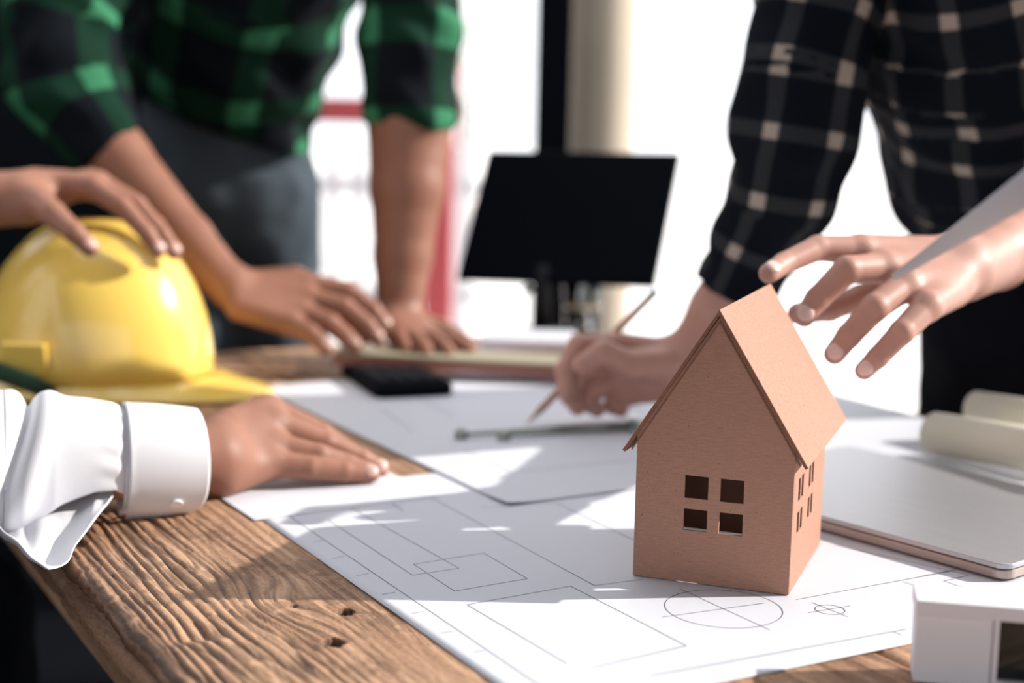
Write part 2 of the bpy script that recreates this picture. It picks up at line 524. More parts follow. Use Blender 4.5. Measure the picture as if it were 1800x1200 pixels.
# young tree
t = thing('young_tree', 'small leafy tree blurred beyond the fence, left of the dark upright', 'tree', (-.35, 10.0, -.1))
tubeobj('trunk', [(0, 0, 0), (.02, 0, .9), (-.03, .03, 1.7)], [.05, .04, .02], BARK, t)
bm = bmesh.new(); rng = random.Random(8)
for i in range(420):
    c = Vector((rng.gauss(0, .26), rng.gauss(0, .26), 1.95 + rng.gauss(0, .28)))
    a = Vector((rng.uniform(-1, 1), rng.uniform(-1, 1), rng.uniform(-1, 1))).normalized() * .05; b_ = a.orthogonal().normalized() * .022
    bm.faces.new([bm.verts.new(c + q) for q in (-a, b_, a, -b_)])
o = bobj('foliage', bm, LEAF, t); o['kind'] = 'stuff'

# ================================================================== TABLE
AN = .5125
Uv = Vector((-math.sin(AN), math.cos(AN), 0)); Nv = Vector((math.cos(AN), math.sin(AN), 0))
def nu(p):
    return p[0] * Nv.x + p[1] * Nv.y, p[0] * Uv.x + p[1] * Uv.y
TABLE = thing('work_table', 'rustic table of rough reclaimed planks covered with plans', 'table', (0, 0, 0), AN)
N0, N1, U0, U1 = .256, 1.318, .30, 2.09
h1 = nu((-0.1151, 0.9582, 0.75)); h2 = nu((-0.114, 1.0199, 0.75)); kn = nu((-0.1626, 1.0305, 0.75))
def plank_mesh(a, b, fine):
    ns = np.arange(a, b + 1e-6, .0012) if fine else np.linspace(a, b, 40)
    ns[-1] = b
    us = np.concatenate([np.linspace(U0, .66, 10)[:-1], np.arange(.66, 1.42, .0019), np.linspace(1.42, U1, 60)]) if fine else np.linspace(U0, U1, 320)
    X, Y = np.meshgrid(ns, us, indexing='ij')
    # growth rings, swept round a knot
    warp = .009 * (vnoise(X * 9, Y * 3.2, 3) - .5) + .004 * (vnoise(X * 40, Y * 12, 4) - .5)
    dk = ((X - kn[0]) / .030) ** 2 + ((Y - kn[1]) / .050) ** 2
    ring = X + warp + .020 * np.exp(-dk) + .010 * np.exp(-(((X - kn[0] - .05) / .04) ** 2 + ((Y - kn[1] + .15) / .07) ** 2))
    g1 = np.sin(2 * np.pi * (ring / .0098 + 1.1 * vnoise(X * 60, Y * 4, 41))); g2 = np.sin(2 * np.pi * ring / .0031 + 5 * vnoise(X * 50, Y * 9, 42))
    grain = .5 * g1 * vnoise(X * 30, Y * 7, 43) + .5 * g2 * vnoise(X * 44, Y * 10, 44)
    near = np.clip((a + .150 - X) / .09, 0, 1) if fine else .08 + 0 * X
    vein = lambda sx, sy, seed, wd: np.clip(1 - np.abs(vnoise(ring * sx, Y * sy, seed) - .5) / wd, 0, 1)
    v1 = vein(95, 5.0, 50, .075) * (vnoise(X * 30, Y * 16, 51) > .33)
    v2 = vein(210, 9.0, 52, .10) * (vnoise(X * 60, Y * 30, 53) > .45)
    v3 = vein(330, 16., 54, .12) * (vnoise(X * 80, Y * 40, 55) > .5)
    gv = np.clip(np.clip((-.55 - g1) / .45, 0, 1) * near * (.2 + .9 * vnoise(X * 26, Y * 18, 7)) + v1 * (.25 + .75 * near) + .5 * v2 * (.35 + .6 * near) + .3 * v3, 0, 1)
    Z = -gv * .0019 - .0014 * near * vnoise(X * 75, Y * 20, 5) + .0005 * g1 * near
    groove = gv * .72
    if fine:
        # a gouged, splintered strip along the outer edge
        gou = np.clip((vnoise(X * 34, Y * 14, 15) - .52) * 5, 0, 1) * np.clip((a + .075 - X) / .03, 0, 1) * np.clip((Y - .93) / .02, 0, 1)
        Z -= gou * .0045
        for (hx, hy), rr, dp in ((h1, .0088, .022), (h2, .0070, .016), ((h2[0] - .028, h2[1] + .03), .0042, .006)):
            q = np.sqrt((X - hx) ** 2 + (Y - hy) ** 2) + .0012 * vnoise(X * 300, Y * 300, 9)
            s = np.clip((rr - q) / .0022, 0, 1); Z -= s * dp; groove = np.maximum(groove, np.clip((rr + .0012 - q) / .002, 0, 1))
        stain = np.clip((vnoise(X * 16, Y * 30, 21) - .6) * 4, 0, .45); groove = np.maximum(groove, stain * (vnoise(X * 120, Y * 120, 22) > .4) * .8)
    edge = .0035 * (vnoise(Y * 38, Y * 0, 17) - .5) + .0022 * (vnoise(Y * 120, Y * 0, 18) - .5)
    e0 = np.clip(1 - (X - a) / .004, 0, 1); e1 = np.clip(1 - (b - X) / .003, 0, 1)
    Z -= .0022 * e0 ** 2 + .0018 * e1 ** 2
    Xd = X + edge * np.clip(1 - (X - a) / .02, 0, 1)
    top = np.stack([Xd, Y, .7492 + Z], -1)
    nn, mm = X.shape
    idx = np.arange(nn * mm).reshape(nn, mm)
    q = np.stack([idx[:-1, :-1], idx[1:, :-1], idx[1:, 1:], idx[:-1, 1:]], -1).reshape(-1, 4)
    V = [top.reshape(-1, 3)]; F = [q]; base = nn * mm
    # weathered outer face in four steps, then plain sides
    def wall(line, out, prof, rev):
        nonlocal base
        prev = line; rows = [V0[line]]
        ids = [line]
        for dz, dx in prof:
            p = V0[line].copy(); p[:, 2] = .7492 - dz; p[:, :2] += np.array(out) * dx
            if dx: p[:, :2] += np.array(out)[None] * (.003 * (vnoise(p[:, 1] * 26, p[:, 1] * 0 + dz * 300, 31) - .5))[:, None]
            V.append(p); ids.append(np.arange(base, base + len(line))); base += len(line)
        for A, B in zip(ids, ids[1:]):
            f = np.stack([A[:-1], A[1:], B[1:], B[:-1]], -1); F.append(f[:, ::-1] if rev else f)
    V0 = V[0]
    wall(idx[0], (-1, 0), [(.006, .0012), (.013, .002), (.015, -.004), (.019, -.004), (.022, .003), (.034, .004), (.045, .001)] if fine else [(.045, 0)], False)
    wall(idx[-1], (1, 0), [(.045, 0)], True)
    wall(idx[:, 0], (0, -1), [(.045, 0)], True)
    wall(idx[:, -1], (0, 1), [(.045, 0)], False)
    me, v = np_mesh('plank', [(np.concatenate(V), np.concatenate(F))])
    for nme, arr in (('grain', grain), ('groove', groove)):
        full = np.zeros(len(v), np.float32); full[:nn * mm] = arr.ravel()
        me.attributes.new(nme, 'FLOAT', 'POINT').data.foreach_set('value', full)
    return me
edges = [N0, .475, .690, .905, 1.115, N1]
for i, (a, b) in enumerate(zip(edges, edges[1:])):
    o = link('plank', plank_mesh(a + (.0008 if i else 0), b - .0008, i == 0), WOOD, TABLE)
boxobj('apron', (N0 + .045, N0 + .07, U0 + .05, U1 - .05, .62, .703), WOOD, TABLE, .002)
boxobj('apron', (N1 - .07, N1 - .045, U0 + .05, U1 - .05, .62, .703), WOOD, TABLE, .002)
boxobj('apron', (N0 + .072, N1 - .072, U1 - .075, U1 - .05, .62, .703), WOOD, TABLE, .002)
boxobj('apron', (N0 + .072, N1 - .072, U0 + .05, U0 + .075, .62, .703), WOOD, TABLE, .002)
for a, b in ((N0 + .30, U0 + .08), (N0 + .30, U1 - .16), (N1 - .155, U0 + .08), (N1 - .155, U1 - .16)):
    boxobj('leg', (a, a + .08, b, b + .08, 0, .703), WOOD, TABLE, .004)

# ================================================================== PAPER ON THE TABLE
Z0 = .7497
def sheet(name, label, n0, n1, u0, u1, z, rot=0, curl=(), cat='drawing', M=PAPER, nx=70, ny=90):
    cx, cy = (n0 + n1) / 2, (u0 + u1) / 2
    X, Y = np.meshgrid(np.linspace(n0, n1, nx), np.linspace(u0, u1, ny), indexing='ij')
    Zz = z + 0 * X
    for (cn, cu, rad, hgt) in curl:
        Zz = Zz + hgt * np.clip(1 - np.hypot(X - cn, Y - cu) / rad, 0, 1) ** 2
    Zz = Zz + .0003 * vnoise(X * 12, Y * 12, 40)
    c, s = math.cos(rot), math.sin(rot)
    Xr = cx + (X - cx) * c - (Y - cy) * s; Yr = cy + (X - cx) * s + (Y - cy) * c
    idx = np.arange(nx * ny).reshape(nx, ny)
    q = np.stack([idx[:-1, :-1], idx[1:, :-1], idx[1:, 1:], idx[:-1, 1:]], -1).reshape(-1, 4)
    wx = Xr * Nv.x + Yr * Uv.x; wy = Xr * Nv.y + Yr * Uv.y
    me, v = np_mesh(name, [(np.stack([wx, wy, Zz], -1).reshape(-1, 3), q)])
    o = link(name, me, M)
    sd_ = o.modifiers.new('thick', 'SOLIDIFY'); sd_.thickness = .0002; sd_.offset = 1
    return tag(o, label, cat)
def ink(polys, z, parent, wd=.00055):
    for pl in polys:
        bm = bmesh.new()
        for a, b in zip(pl, pl[1:]):
            a, b = Vector((a[0], a[1], z)), Vector((b[0], b[1], z))
            d = (b - a).normalized(); s = Vector((-d.y, d.x, 0)) * wd / 2; e = d * wd * .3
            bm.faces.new([bm.verts.new(p) for p in (a - e - s, b + e - s, b + e + s, a - e + s)])
        bobj('drawn_line', bm, INK, parent)
SA = sheet('drawing_sheet', 'large white plan sheet under the cardboard house, with drawn rectangles and a circle', .430, 1.03, .716, 1.290, Z0, 0, ())
def circle(c, r, k=72): return [(c[0] + r * math.cos(2 * math.pi * i / k), c[1] + r * math.sin(2 * math.pi * i / k)) for i in range(k + 1)]
c1, l1, r1 = (0.1575, 1.0424, 0.75), (0.1148, 1.0448, 0.75), (0.1989, 1.0334, 0.75)
c2, l2, r2 = (0.2352, 1.0441, 0.75), (0.2242, 1.0446, 0.75), (0.2454, 1.0431, 0.75)
hyp = lambda a, b: math.hypot(a[0] - b[0], a[1] - b[1])
LA = [
 [(-0.2276, 1.3311, 0.75), (0.0156, 0.8971, 0.75), (0.0256, 0.8797, 0.75)],
 [(-0.1593, 1.1884, 0.75), (-0.1514, 1.1957, 0.75)], [(-0.1384, 1.1436, 0.75), (-0.1306, 1.1504, 0.75)], [(-0.1154, 1.1008, 0.75), (-0.1064, 1.1072, 0.75)], [(-0.0915, 1.0571, 0.75), (-0.0823, 1.0631, 0.75)],
 [(-0.0676, 1.0155, 0.75), (-0.0587, 1.021, 0.75)], [(-0.0443, 0.977, 0.75), (-0.0352, 0.9821, 0.75)], [(-0.0212, 0.9412, 0.75), (-0.0134, 0.9459, 0.75)],
 [(-0.0961, 1.3115, 0.75), (-0.1403, 1.2787, 0.75), (-0.1562, 1.2568, 0.75), (-0.0726, 1.1052, 0.75), (-0.0376, 1.1252, 0.75), (-0.1429, 1.3018, 0.75)],
 [(-0.1429, 1.3018, 0.75), (-0.1091, 1.3246, 0.75), (-0.0935, 1.2901, 0.75)],
 [(-0.0736, 1.1331, 0.75), (-0.0194, 1.1679, 0.75), (0.0156, 1.1027, 0.75), (-0.0388, 1.0686, 0.75), (-0.0736, 1.1331, 0.75)],
 [(-0.0834, 1.3622, 0.75), (0.0663, 1.0894, 0.75), (0.1045, 1.1074, 0.75)],
 [(-0.025, 1.3074, 0.75), (0.0428, 1.333, 0.75), (0.1124, 1.202, 0.75)],
 [(0.0401, 0.9242, 0.75), (-0.0285, 1.038, 0.75), (0.0481, 1.0868, 0.75), (0.1215, 0.9626, 0.75), (0.0557, 0.918, 0.75)],
 circle(c1, (hyp(l1, r1)) / 2), [(0.1305, 1.0854, 0.75), (0.1837, 0.998, 0.75)], [(0.1105, 1.0196, 0.75), (0.1892, 1.056, 0.75)],
 circle(c2, (hyp(l2, r2)) / 2), [(0.2251, 1.0597, 0.75), (0.2448, 1.0293, 0.75)], [(0.218, 1.0363, 0.75), (0.2518, 1.0537, 0.75)],
 [(0.2148, 1.0655, 0.75), (0.3142, 1.1233, 0.75), (0.3626, 1.1518, 0.75)], [(0.3244, 1.1298, 0.75), (0.3556, 1.1483, 0.75)],
 [(0.306, 1.1155, 0.75), (0.3217, 1.0956, 0.75)], [(0.3576, 1.0897, 0.75), (0.3397, 1.1193, 0.75), (0.3636, 1.1355, 0.75)],
 [(0.0923, 0.9063, 0.75), (0.2806, 1.0052, 0.75)], [(0.2701, 0.9998, 0.75), (0.2744, 0.9932, 0.75)],
 [(0.2745, 1.2124, 0.75), (0.3626, 1.1369, 0.75)],
]
ink(LA, Z0 + .00062, SA)
SB = sheet('drawing_sheet', 'white plan sheet further up the table, in front of the black calculator', .640, 1.12, 1.150, 1.80, Z0 + .0012, .012, ((.615, 1.15, .07, .006),))
ink([[(-0.1559, 1.7493, 0.75), (-0.1087, 1.6274, 0.75)], [(-0.0478, 1.5335, 0.75), (0.0028, 1.442, 0.75), (0.1295, 1.5054, 0.75)], [(-0.1154, 1.8265, 0.75), (-0.0645, 1.708, 0.75)]], Z0 + .00185, SB, .0008)
SC2 = sheet('drawing_sheet', 'grey-shaded plan sheet showing beyond the laptop at the right', 1.00, 1.29, .80, 1.62, Z0 + .0024, -.02, ())
SD = sheet('drawing_sheet', 'small sheet corner peeping out under the hand with the white cuff', .418, .60, 1.20, 1.42, Z0 + .0005, .03, ())

# ================================================================== CARDBOARD HOUSE
HY = .3541
HOUSE = thing('cardboard_house', 'small brown cardboard model house standing on the plan', 'model house', (.0972, 1.1158, .7507), -HY)
HW, HL, HH, HA, T = .1207, .150, .1118, .2095, .0022
def panel(name, rect_x, rect_h, holes, parent, gable=None, M=CARD):
    """upright card in the local x/z plane with cut-out holes, thickness along +y"""
    xs = sorted({*rect_x, *[v for h in holes for v in h[:2]]}); hs = sorted({*rect_h, *[v for h in holes for v in h[2:]]})
    bm = bmesh.new(); V = {}
    def vv(x, z):
        if (x, z) not in V: V[(x, z)] = bm.verts.new((x, 0, z))
        return V[(x, z)]
    for a, b in zip(xs, xs[1:]):
        for c, d in zip(hs, hs[1:]):
            if any(h[0] - 1e-9 <= a and b <= h[1] + 1e-9 and h[2] - 1e-9 <= c and d <= h[3] + 1e-9 for h in holes): continue
            bm.faces.new((vv(a, c), vv(b, c), vv(b, d), vv(a, d)))
    if gable: bm.faces.new([vv(x, hs[-1]) for x in xs] + [bm.verts.new((gable[0], 0, gable[1]))])
    r = bmesh.ops.extrude_face_region(bm, geom=bm.faces[:])
    bmesh.ops.translate(bm, vec=(0, T, 0), verts=[e for e in r['geom'] if isinstance(e, bmesh.types.BMVert)])
    return bobj(name, bm, M, parent, False, .0003, 1)
wins = [(x0, x1, z0, z1) for x0, x1 in ((.0384, .0565), (.0658, .0837)) for z0, z1 in ((.0409, .0574), (.0659, .0834))]
panel('front_wall', (0, HW), (0, HH), wins, HOUSE, (HW / 2, HA - .0035))
o = panel('back_wall', (T, HW - T), (0, HH), [], HOUSE, (HW / 2, HA - .004)); o.location = (0, HL - T, 0)
def side_wins():
    return [(x, x + .0095, z0, z1) for x in (.022, .036, .070, .084) for z0, z1 in ((.0409, .0574), (.0659, .0834))]
for x, r in ((HW, math.pi / 2), (T, math.pi / 2)):
    o = panel('side_wall', (T, HL - T), (0, HH - .001), side_wins(), HOUSE); o.rotation_euler = (0, 0, r); o.location = (x, 0, 0)
# roof: two boards that lean on the gables and meet in the ridge
OV, RF, RB = .0105, -.004, HL + .045
sl_ = math.atan2(HA - HH, HW / 2 + .001)
def roof_board(sgn):
    bm = bmesh.new()
    e0 = Vector((HW / 2, 0, HA + .0022)); e1 = Vector((HW / 2 + sgn * (HW / 2 + OV), 0, 0))
    dx = e1.x - e0.x; e1.z = e0.z - abs(dx) * math.tan(sl_)
    nrm = Vector((sgn * math.sin(sl_), 0, math.cos(sl_)))
    q = []
    for y in (RF, RB):
        q += [bm.verts.new(e0 + Vector((0, y, 0))), bm.verts.new(e1 + Vector((0, y, 0))), bm.verts.new(e1 - nrm * .0026 + Vector((0, y, 0))), bm.verts.new(e0 - Vector((0, 0, .0026 / math.cos(sl_))) + Vector((0, y, 0)))]
    for f in ((0, 1, 2, 3), (4, 7, 6, 5), (0, 4, 5, 1), (1, 5, 6, 2), (2, 6, 7, 3), (3, 7, 4, 0)):
        bm.faces.new([q[i] for i in f])
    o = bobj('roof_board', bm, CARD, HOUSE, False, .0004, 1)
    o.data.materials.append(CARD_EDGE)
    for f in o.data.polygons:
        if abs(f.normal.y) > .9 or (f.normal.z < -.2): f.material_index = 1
    return o
roof_board(1); roof_board(-1)
# brown paper hinge tape under the eaves of the front gable
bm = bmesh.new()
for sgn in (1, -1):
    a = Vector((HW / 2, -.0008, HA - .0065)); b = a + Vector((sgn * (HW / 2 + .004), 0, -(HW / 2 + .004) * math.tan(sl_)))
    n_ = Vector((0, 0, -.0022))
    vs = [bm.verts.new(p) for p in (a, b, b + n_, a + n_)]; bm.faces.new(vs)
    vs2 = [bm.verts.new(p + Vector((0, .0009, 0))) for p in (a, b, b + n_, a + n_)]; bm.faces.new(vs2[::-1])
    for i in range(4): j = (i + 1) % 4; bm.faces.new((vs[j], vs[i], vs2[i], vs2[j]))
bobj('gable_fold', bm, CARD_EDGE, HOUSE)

# ================================================================== LAPTOP
L0 = Vector((0.1646, 1.3805, 0.764)); L1 = Vector((0.3957, 1.1047, 0.764)); lu = (L1 - L0).normalized(); lv = Vector((-lu.y, lu.x, 0))
LT = thing('laptop', 'closed flat grey laptop lying on the plans behind the cardboard house', 'laptop', (L0.x, L0.y, .7505), math.atan2(lu.y, lu.x))
def rrect(w_, d_, r, k=6):
    o = []
    for cx, cy, a0 in ((w_ - r, r, -90), (w_ - r, d_ - r, 0), (r, d_ - r, 90), (r, r, 180)):
        for i in range(k + 1):
            a = math.radians(a0 + 90 * i / k); o.append((cx + r * math.cos(a), cy + r * math.sin(a)))
    return o
bm = bmesh.new(); prism(bm, rrect(.345, .25, .012), .0012, .0088); bobj('base', bm, ALU_REFLECT, LT, False, .0012)
bm = bmesh.new(); prism(bm, rrect(.345, .25, .012), .0093, .0138); bobj('lid', bm, ALU, LT, False, .0009)
bm = bmesh.new(); prism(bm, [(x * .99 + .0017, y * .985 + .002) for x, y in rrect(.345, .25, .012)], .0087, .0094); bobj('gasket', bm, BLACK, LT)
for x, y in ((.02, .02), (.325, .02), (.02, .23), (.325, .23)):
    bm = bmesh.new(); lathe(bm, [(.006, 0), (.006, .0013)], 16, (x, y, 0)); bobj('foot', bm, BLACK, LT)

# ================================================================== PAPER ROLLS
def roll(label, a, b, r, grp):
    a, b = Vector(a), Vector(b); L = (b - a).length; ax = (b - a).normalized()
    o = None
    s1 = Vector((0, 0, 1)); s2 = ax.cross(s1)
    bm = bmesh.new(); prev = None
    for i in range(131):
        t_ = i / 130; an = -t_ * 2 * math.pi * 3.2 - 1.2; rr = r * (1 - .16 * t_)
        p = (s1 * math.sin(an) + s2 * math.cos(an)) * rr
        cur = (bm.verts.new(p), bm.verts.new(p + ax * L))
        if prev: bm.faces.new((prev[0], cur[0], cur[1], prev[1]))
        prev = cur
    me = bpy.data.meshes.new('paper_roll'); bm.to_mesh(me); bm.free()
    o = link('paper_roll', me, CREAM); o.location = a
    md = o.modifiers.new('t', 'SOLIDIFY'); md.thickness = .0004
    return tag(o, label, 'paper roll', grp)
roll('thicker cream paper roll lying just behind the laptop, nearer of the two', (0.4471, 1.545, 0.779), (0.5643, 1.36, 0.7929), .0225, 'rolled plans by the laptop')
roll('second paper roll lying just behind the thicker cream roll', (0.5148, 1.63, 0.7906), (0.626, 1.46, 0.801), .019, 'rolled plans by the laptop')

# ================================================================== WHITE CARD MODEL, BOTTOM RIGHT
WM = thing('card_model', 'white foam-board model box with a dark glazed opening, in the bottom right corner', 'scale model', (.2580, .9030, .7503), math.radians(-11))
boxobj('wall_panel', (.0005, .0470, .003, .007, 0, .0455), WHITE_BOARD, WM, .0004, 1)
boxobj('wall_panel', (.0005, .0045, .0075, .0265, 0, .0455), WHITE_BOARD, WM, .0004, 1)
boxobj('wall_panel', (.0005, .155, .027, .030, 0, .0455), WHITE_BOARD, WM, .0004, 1)
boxobj('wall_panel', (.151, .155, .003, .0265, 0, .0455), WHITE_BOARD, WM, .0004, 1)
boxobj('roof_panel', (-.0006, .158, -.003, .032, .046, .0555), WHITE_BOARD, WM, .0005, 1)
boxobj('window_glazing', (.0512, .150, .0085, .0105, .003, .045), DARK_GLASS, WM)
boxobj('window_post', (.0474, .0508, .0005, .0075, 0, .0455), WHITE_BOARD, WM, .0003, 1)
boxobj('sill_panel', (.0512, .150, .002, .008, 0, .005), WHITE_BOARD, WM, .0003, 1)

# ================================================================== CALCULATOR
ca, cb, cc = Vector((-0.1659, 1.8058, 0.75)), Vector((-0.0657, 1.8436, 0.75)), Vector((-0.2647, 1.9955, 0.75))
cu_ = (cb - ca).normalized()
CAL = thing('calculator', 'black desk calculator lying half under the wooden board', 'calculator', (ca.x, ca.y, .7513), math.atan2(cu_.y, cu_.x))
bm = bmesh.new(); prism(bm, rrect(.102, .185, .012), .0, .016)
o = bobj('case', bm, BLACK_MATT, CAL, False, .004, 3)
boxobj('display', (.012, .09, .14, .168, .0162, .0172), DARK_GLASS, CAL, .0005, 1)
key = None
for r in range(5):
    for c in range(4):
        if key is None: o = key = boxobj('key', (0, .0165, 0, .014, .0162, .0195), KEY, CAL, .001, 1)
        else: o = key.copy(); COL.objects.link(o); o.parent = CAL
        o.location = (.011 + c * .0212, .016 + r * .0228, 0)

# ================================================================== WOODEN BOARD WITH PALE TOP
ba, bb = Vector((-0.2386, 1.965, 0.7666)), Vector((0.0832, 1.93, 0.7619))
bdv = (bb - ba); brz = math.atan2(bdv.y, bdv.x)
BD = thing('drafting_board', 'long narrow reddish wooden board with pale top under the hands of the person in green', 'board', ba, 0)
BD.rotation_euler = (0, -math.atan2(bdv.z, math.hypot(bdv.x, bdv.y)), brz)
BLn = bdv.length
boxobj('core', (0, BLn, 0, .075, 0, .0125), RULE_SIDE, BD, .001, 1)
boxobj('top_veneer', (0, BLn, 0, .075, .0126, .0175), RULE_TOP, BD, .0008, 1)

# ================================================================== STACK OF WHITE PAPER BEYOND THE BOARD
g0 = Vector((-0.0511, 2.1541, 0.75))
for i, (dx, dy, rz, lab) in enumerate(((0, .02, .05, 'white note pad lying flat beyond the wooden board, lower of the stack'), (.006, .03, -.06, 'white note pad on top of another one beyond the wooden board'))):
    o = boxobj('note_pad', (0, .135, 0, .12, 0, .011), PAPER, None, .001, 1)
    o.location = (g0.x + dx, g0.y + dy, .7503 + i * .0114); o.rotation_euler = (0, 0, rz)
    tag(o, lab, 'note pad')

# ================================================================== MONITOR
mq = [(-0.0956, 2.44, 0.8326), (0.2214, 2.33, 0.8405), (0.2656, 2.43, 1.0474), (-0.0472, 2.54, 1.0429)]
mc = sum((Vector(p) for p in mq), Vector()) / 4
foot = Vector((0.046, 2.3981, 0.75))
MO = thing('monitor', 'black tilted screen on a stand at the far corner of the table', 'monitor', (foot.x, foot.y, .7503))
def loc(p): return Vector(p) - Vector((foot.x, foot.y, .7503))
bm = bmesh.new()
nrm = (Vector(mq[1]) - Vector(mq[0])).cross(Vector(mq[3]) - Vector(mq[0])).normalized()
fa_ = [bm.verts.new(loc(p)) for p in mq]; bk = [bm.verts.new(loc(p) - nrm * .012) for p in mq]
bm.faces.new(fa_); bm.faces.new(bk[::-1])
for i in range(4): j = (i + 1) % 4; bm.faces.new((fa_[j], fa_[i], bk[i], bk[j]))
bobj('housing', bm, BLACK_MATT, MO, False, .005, 3)
bm = bmesh.new(); ctr = loc(mc)
bm.faces.new([bm.verts.new(ctr + (loc(p) - ctr) * .94 + nrm * .0006) for p in mq]); bobj('screen', bm, BLACK_MATT, MO)
tubeobj('stand_neck', [(0, .0, .01), (.0, .005, .10), tuple(ctr - nrm * .02 + Vector((-.02, 0, -.06)))], [.015, .015, .014], BLACK, MO)
bm = bmesh.new(); lathe(bm, [(.055, 0), (.055, .005), (.03, .008)], 36, (0, 0, 0)); bobj('stand_foot', bm, BLACK, MO, True)
bm = bmesh.new(); bmesh.ops.create_uvsphere(bm, u_segments=20, v_segments=12, radius=.0085)
o = bobj('knob', bm, STEEL, MO, True); o.location = loc((0.0231, 2.4, 0.8237))

# drinking glass behind the monitor foot
gp = (0.1129, 2.4079, 0.75)
GL = thing('drinking_glass', 'clear drinking glass standing beside the monitor foot', 'glass', (gp[0], gp[1], .7503))
bm = bmesh.new(); lathe(bm, [(.024, 0), (.027, .002), (.033, .085), (.0315, .085), (.026, .006), (.001, .005)], 32); bobj('tumbler', bm, GLASS, GL, True)
bm = bmesh.new(); lathe(bm, [(.001, .0065), (.0255, .0068), (.029, .048), (.001, .048)], 32); bobj('tea', bm, mat('tea', (.45, .35, .22), .1), GL, True)

# ================================================================== DRAWING COMPASS LYING ON THE SHEET
ga, gb = Vector((-0.0559, 1.5874, 0.754)), Vector((0.1385, 1.6551, 0.754))
DC = thing('drawing_compass', 'grey metal drawing compass lying on the sheet in front of the pencil hand', 'compass', (ga.x, ga.y, ga.z), math.atan2(gb.y - ga.y, gb.x - ga.x))
Lc = (gb - ga).length
tubeobj('leg', [(0, .004, .002), (Lc * .5, .008, .002), (Lc, .002, .003)], [.0022, .0030, .0038], STEEL, DC)
tubeobj('leg', [(.045, -.012, .002), (Lc * .5, -.006, .002), (Lc, -.002, .003)], [.0022, .0030, .0038], STEEL, DC)
for x, y in ((.004, .004), (.048, -.012)):
    bm = bmesh.new(); lathe(bm, [(.006, -.004), (.0075, -.002), (.0075, .005), (.005, .008)], 20, (x, y, 0)); bobj('thumb_screw', bm, STEEL, DC, True)
bm = bmesh.new(); lathe(bm, [(.006, -.004), (.007, 0), (.006, .009)], 20, (Lc, 0, 0)); bobj('hinge', bm, STEEL, DC, True)

# ================================================================== HARD HAT
HC = (-.522, 1.855)
HAT = thing('hard_hat', 'yellow safety helmet on the table under the hand', 'helmet', (HC[0], HC[1], .7503), math.radians(-6))
ha, hb, hh = .146, .126, .186
def hat_pt(rho, th_):
    c, s = math.cos(th_), math.sin(th_)
    if rho <= 1:
        x, y = ha * rho * c, hb * rho * s
        z = .022 + hh * (1 - rho ** 2.5) ** .5
        z += .0055 * math.exp(-(y / .011) ** 2) * (1 - rho ** 6) + .0035 * (math.exp(-((y - .045) / .008) ** 2) + math.exp(-((y + .045) / .008) ** 2)) * (1 - rho ** 6)
        return x, y, z
    e = rho - 1                                            # brim, 0..1
    vis = max(0, c) ** 2.2
    wd = .014 + .066 * vis
    x, y = (ha + wd * e) * c, (hb + (.012) * e + .010 * vis * e) * s
    z = .022 - e * (.012 + .008 * vis)
    return x, y, z
bm = bmesh.new(); NT = 96; rows = []
for rho in list(np.linspace(.02, .9, 22)) + [.94, .965, .985, .995, 1.0]:
    rows.append([bm.verts.new(hat_pt(rho, 2 * math.pi * k / NT)) for k in range(NT)])
for A, B in zip(rows, rows[1:]):
    for k in range(NT): bm.faces.new((A[k], B[k], B[(k + 1) % NT], A[(k + 1) % NT]))
bm.faces.new(rows[0])
o = bobj('shell', bm, YELLOW, HAT, True); md = o.modifiers.new('t', 'SOLIDIFY'); md.thickness = .003
bm = bmesh.new(); rows = []
for rho in (1.0, 1.06, 1.3, 1.6, 1.9, 2.0):
    rows.append([bm.verts.new(hat_pt(rho, 2 * math.pi * k / NT)) for k in range(NT)])
rows.append([bm.verts.new(Vector(hat_pt(2.0, 2 * math.pi * k / NT)) + Vector((0, 0, -.004))) for k in range(NT)])
for A, B in zip(rows, rows[1:]):
    for k in range(NT): bm.faces.new((A[k], B[k], B[(k + 1) % NT], A[(k + 1) % NT]))
o = bobj('brim', bm, YELLOW, HAT, True); md = o.modifiers.new('t', 'SOLIDIFY'); md.thickness = .0028
# moulded lug for accessories and the strap end below it
for sgn in (-1, 1):
    bm = bmesh.new(); box(bm, -.035, .020, -.004, .004, -.02, .02)
    o = bobj('side_lug', bm, YELLOW, HAT, False, .003, 2); o.location = (-.03, sgn * (hb + .001), .055); o.rotation_euler = (sgn * -.18, 0, 0)
bm = bmesh.new(); cs = [Vector((-0.6438, 1.735, 0.7971)), Vector((-0.5969, 1.715, 0.7913)), Vector((-0.5606, 1.705, 0.7824)), Vector((-0.5278, 1.7, 0.7666))]
for a, b in zip(cs, cs[1:]):
    q = [a + Vector((0, 0, .012)), b + Vector((0, 0, .012)), b - Vector((0, 0, .012)), a - Vector((0, 0, .012))]
    q = [bm.verts.new(p - Vector((HC[0], HC[1], .7503))) for p in q]; bm.faces.new(q)
bmesh.ops.remove_doubles(bm, verts=bm.verts, dist=1e-5)
o = bobj('chin_strap', bm, GREENSTRAP, HAT, True); o.matrix_parent_inverse = Matrix.Rotation(math.radians(6), 4, 'Z')
md = o.modifiers.new('t', 'SOLIDIFY'); md.thickness = .002
bm = bmesh.new()
pr = []
for k in range(49):
    a = 2 * math.pi * k / 48
    pr.append(((ha - .012) * math.cos(a), (hb - .012) * math.sin(a)))
for z0 in (.004,):
    A = [bm.verts.new((x, y, z0)) for x, y in pr[:-1]]; B = [bm.verts.new((x, y, z0 + .03)) for x, y in pr[:-1]]
    for k in range(48): bm.faces.new((A[k], A[(k + 1) % 48], B[(k + 1) % 48], B[k]))
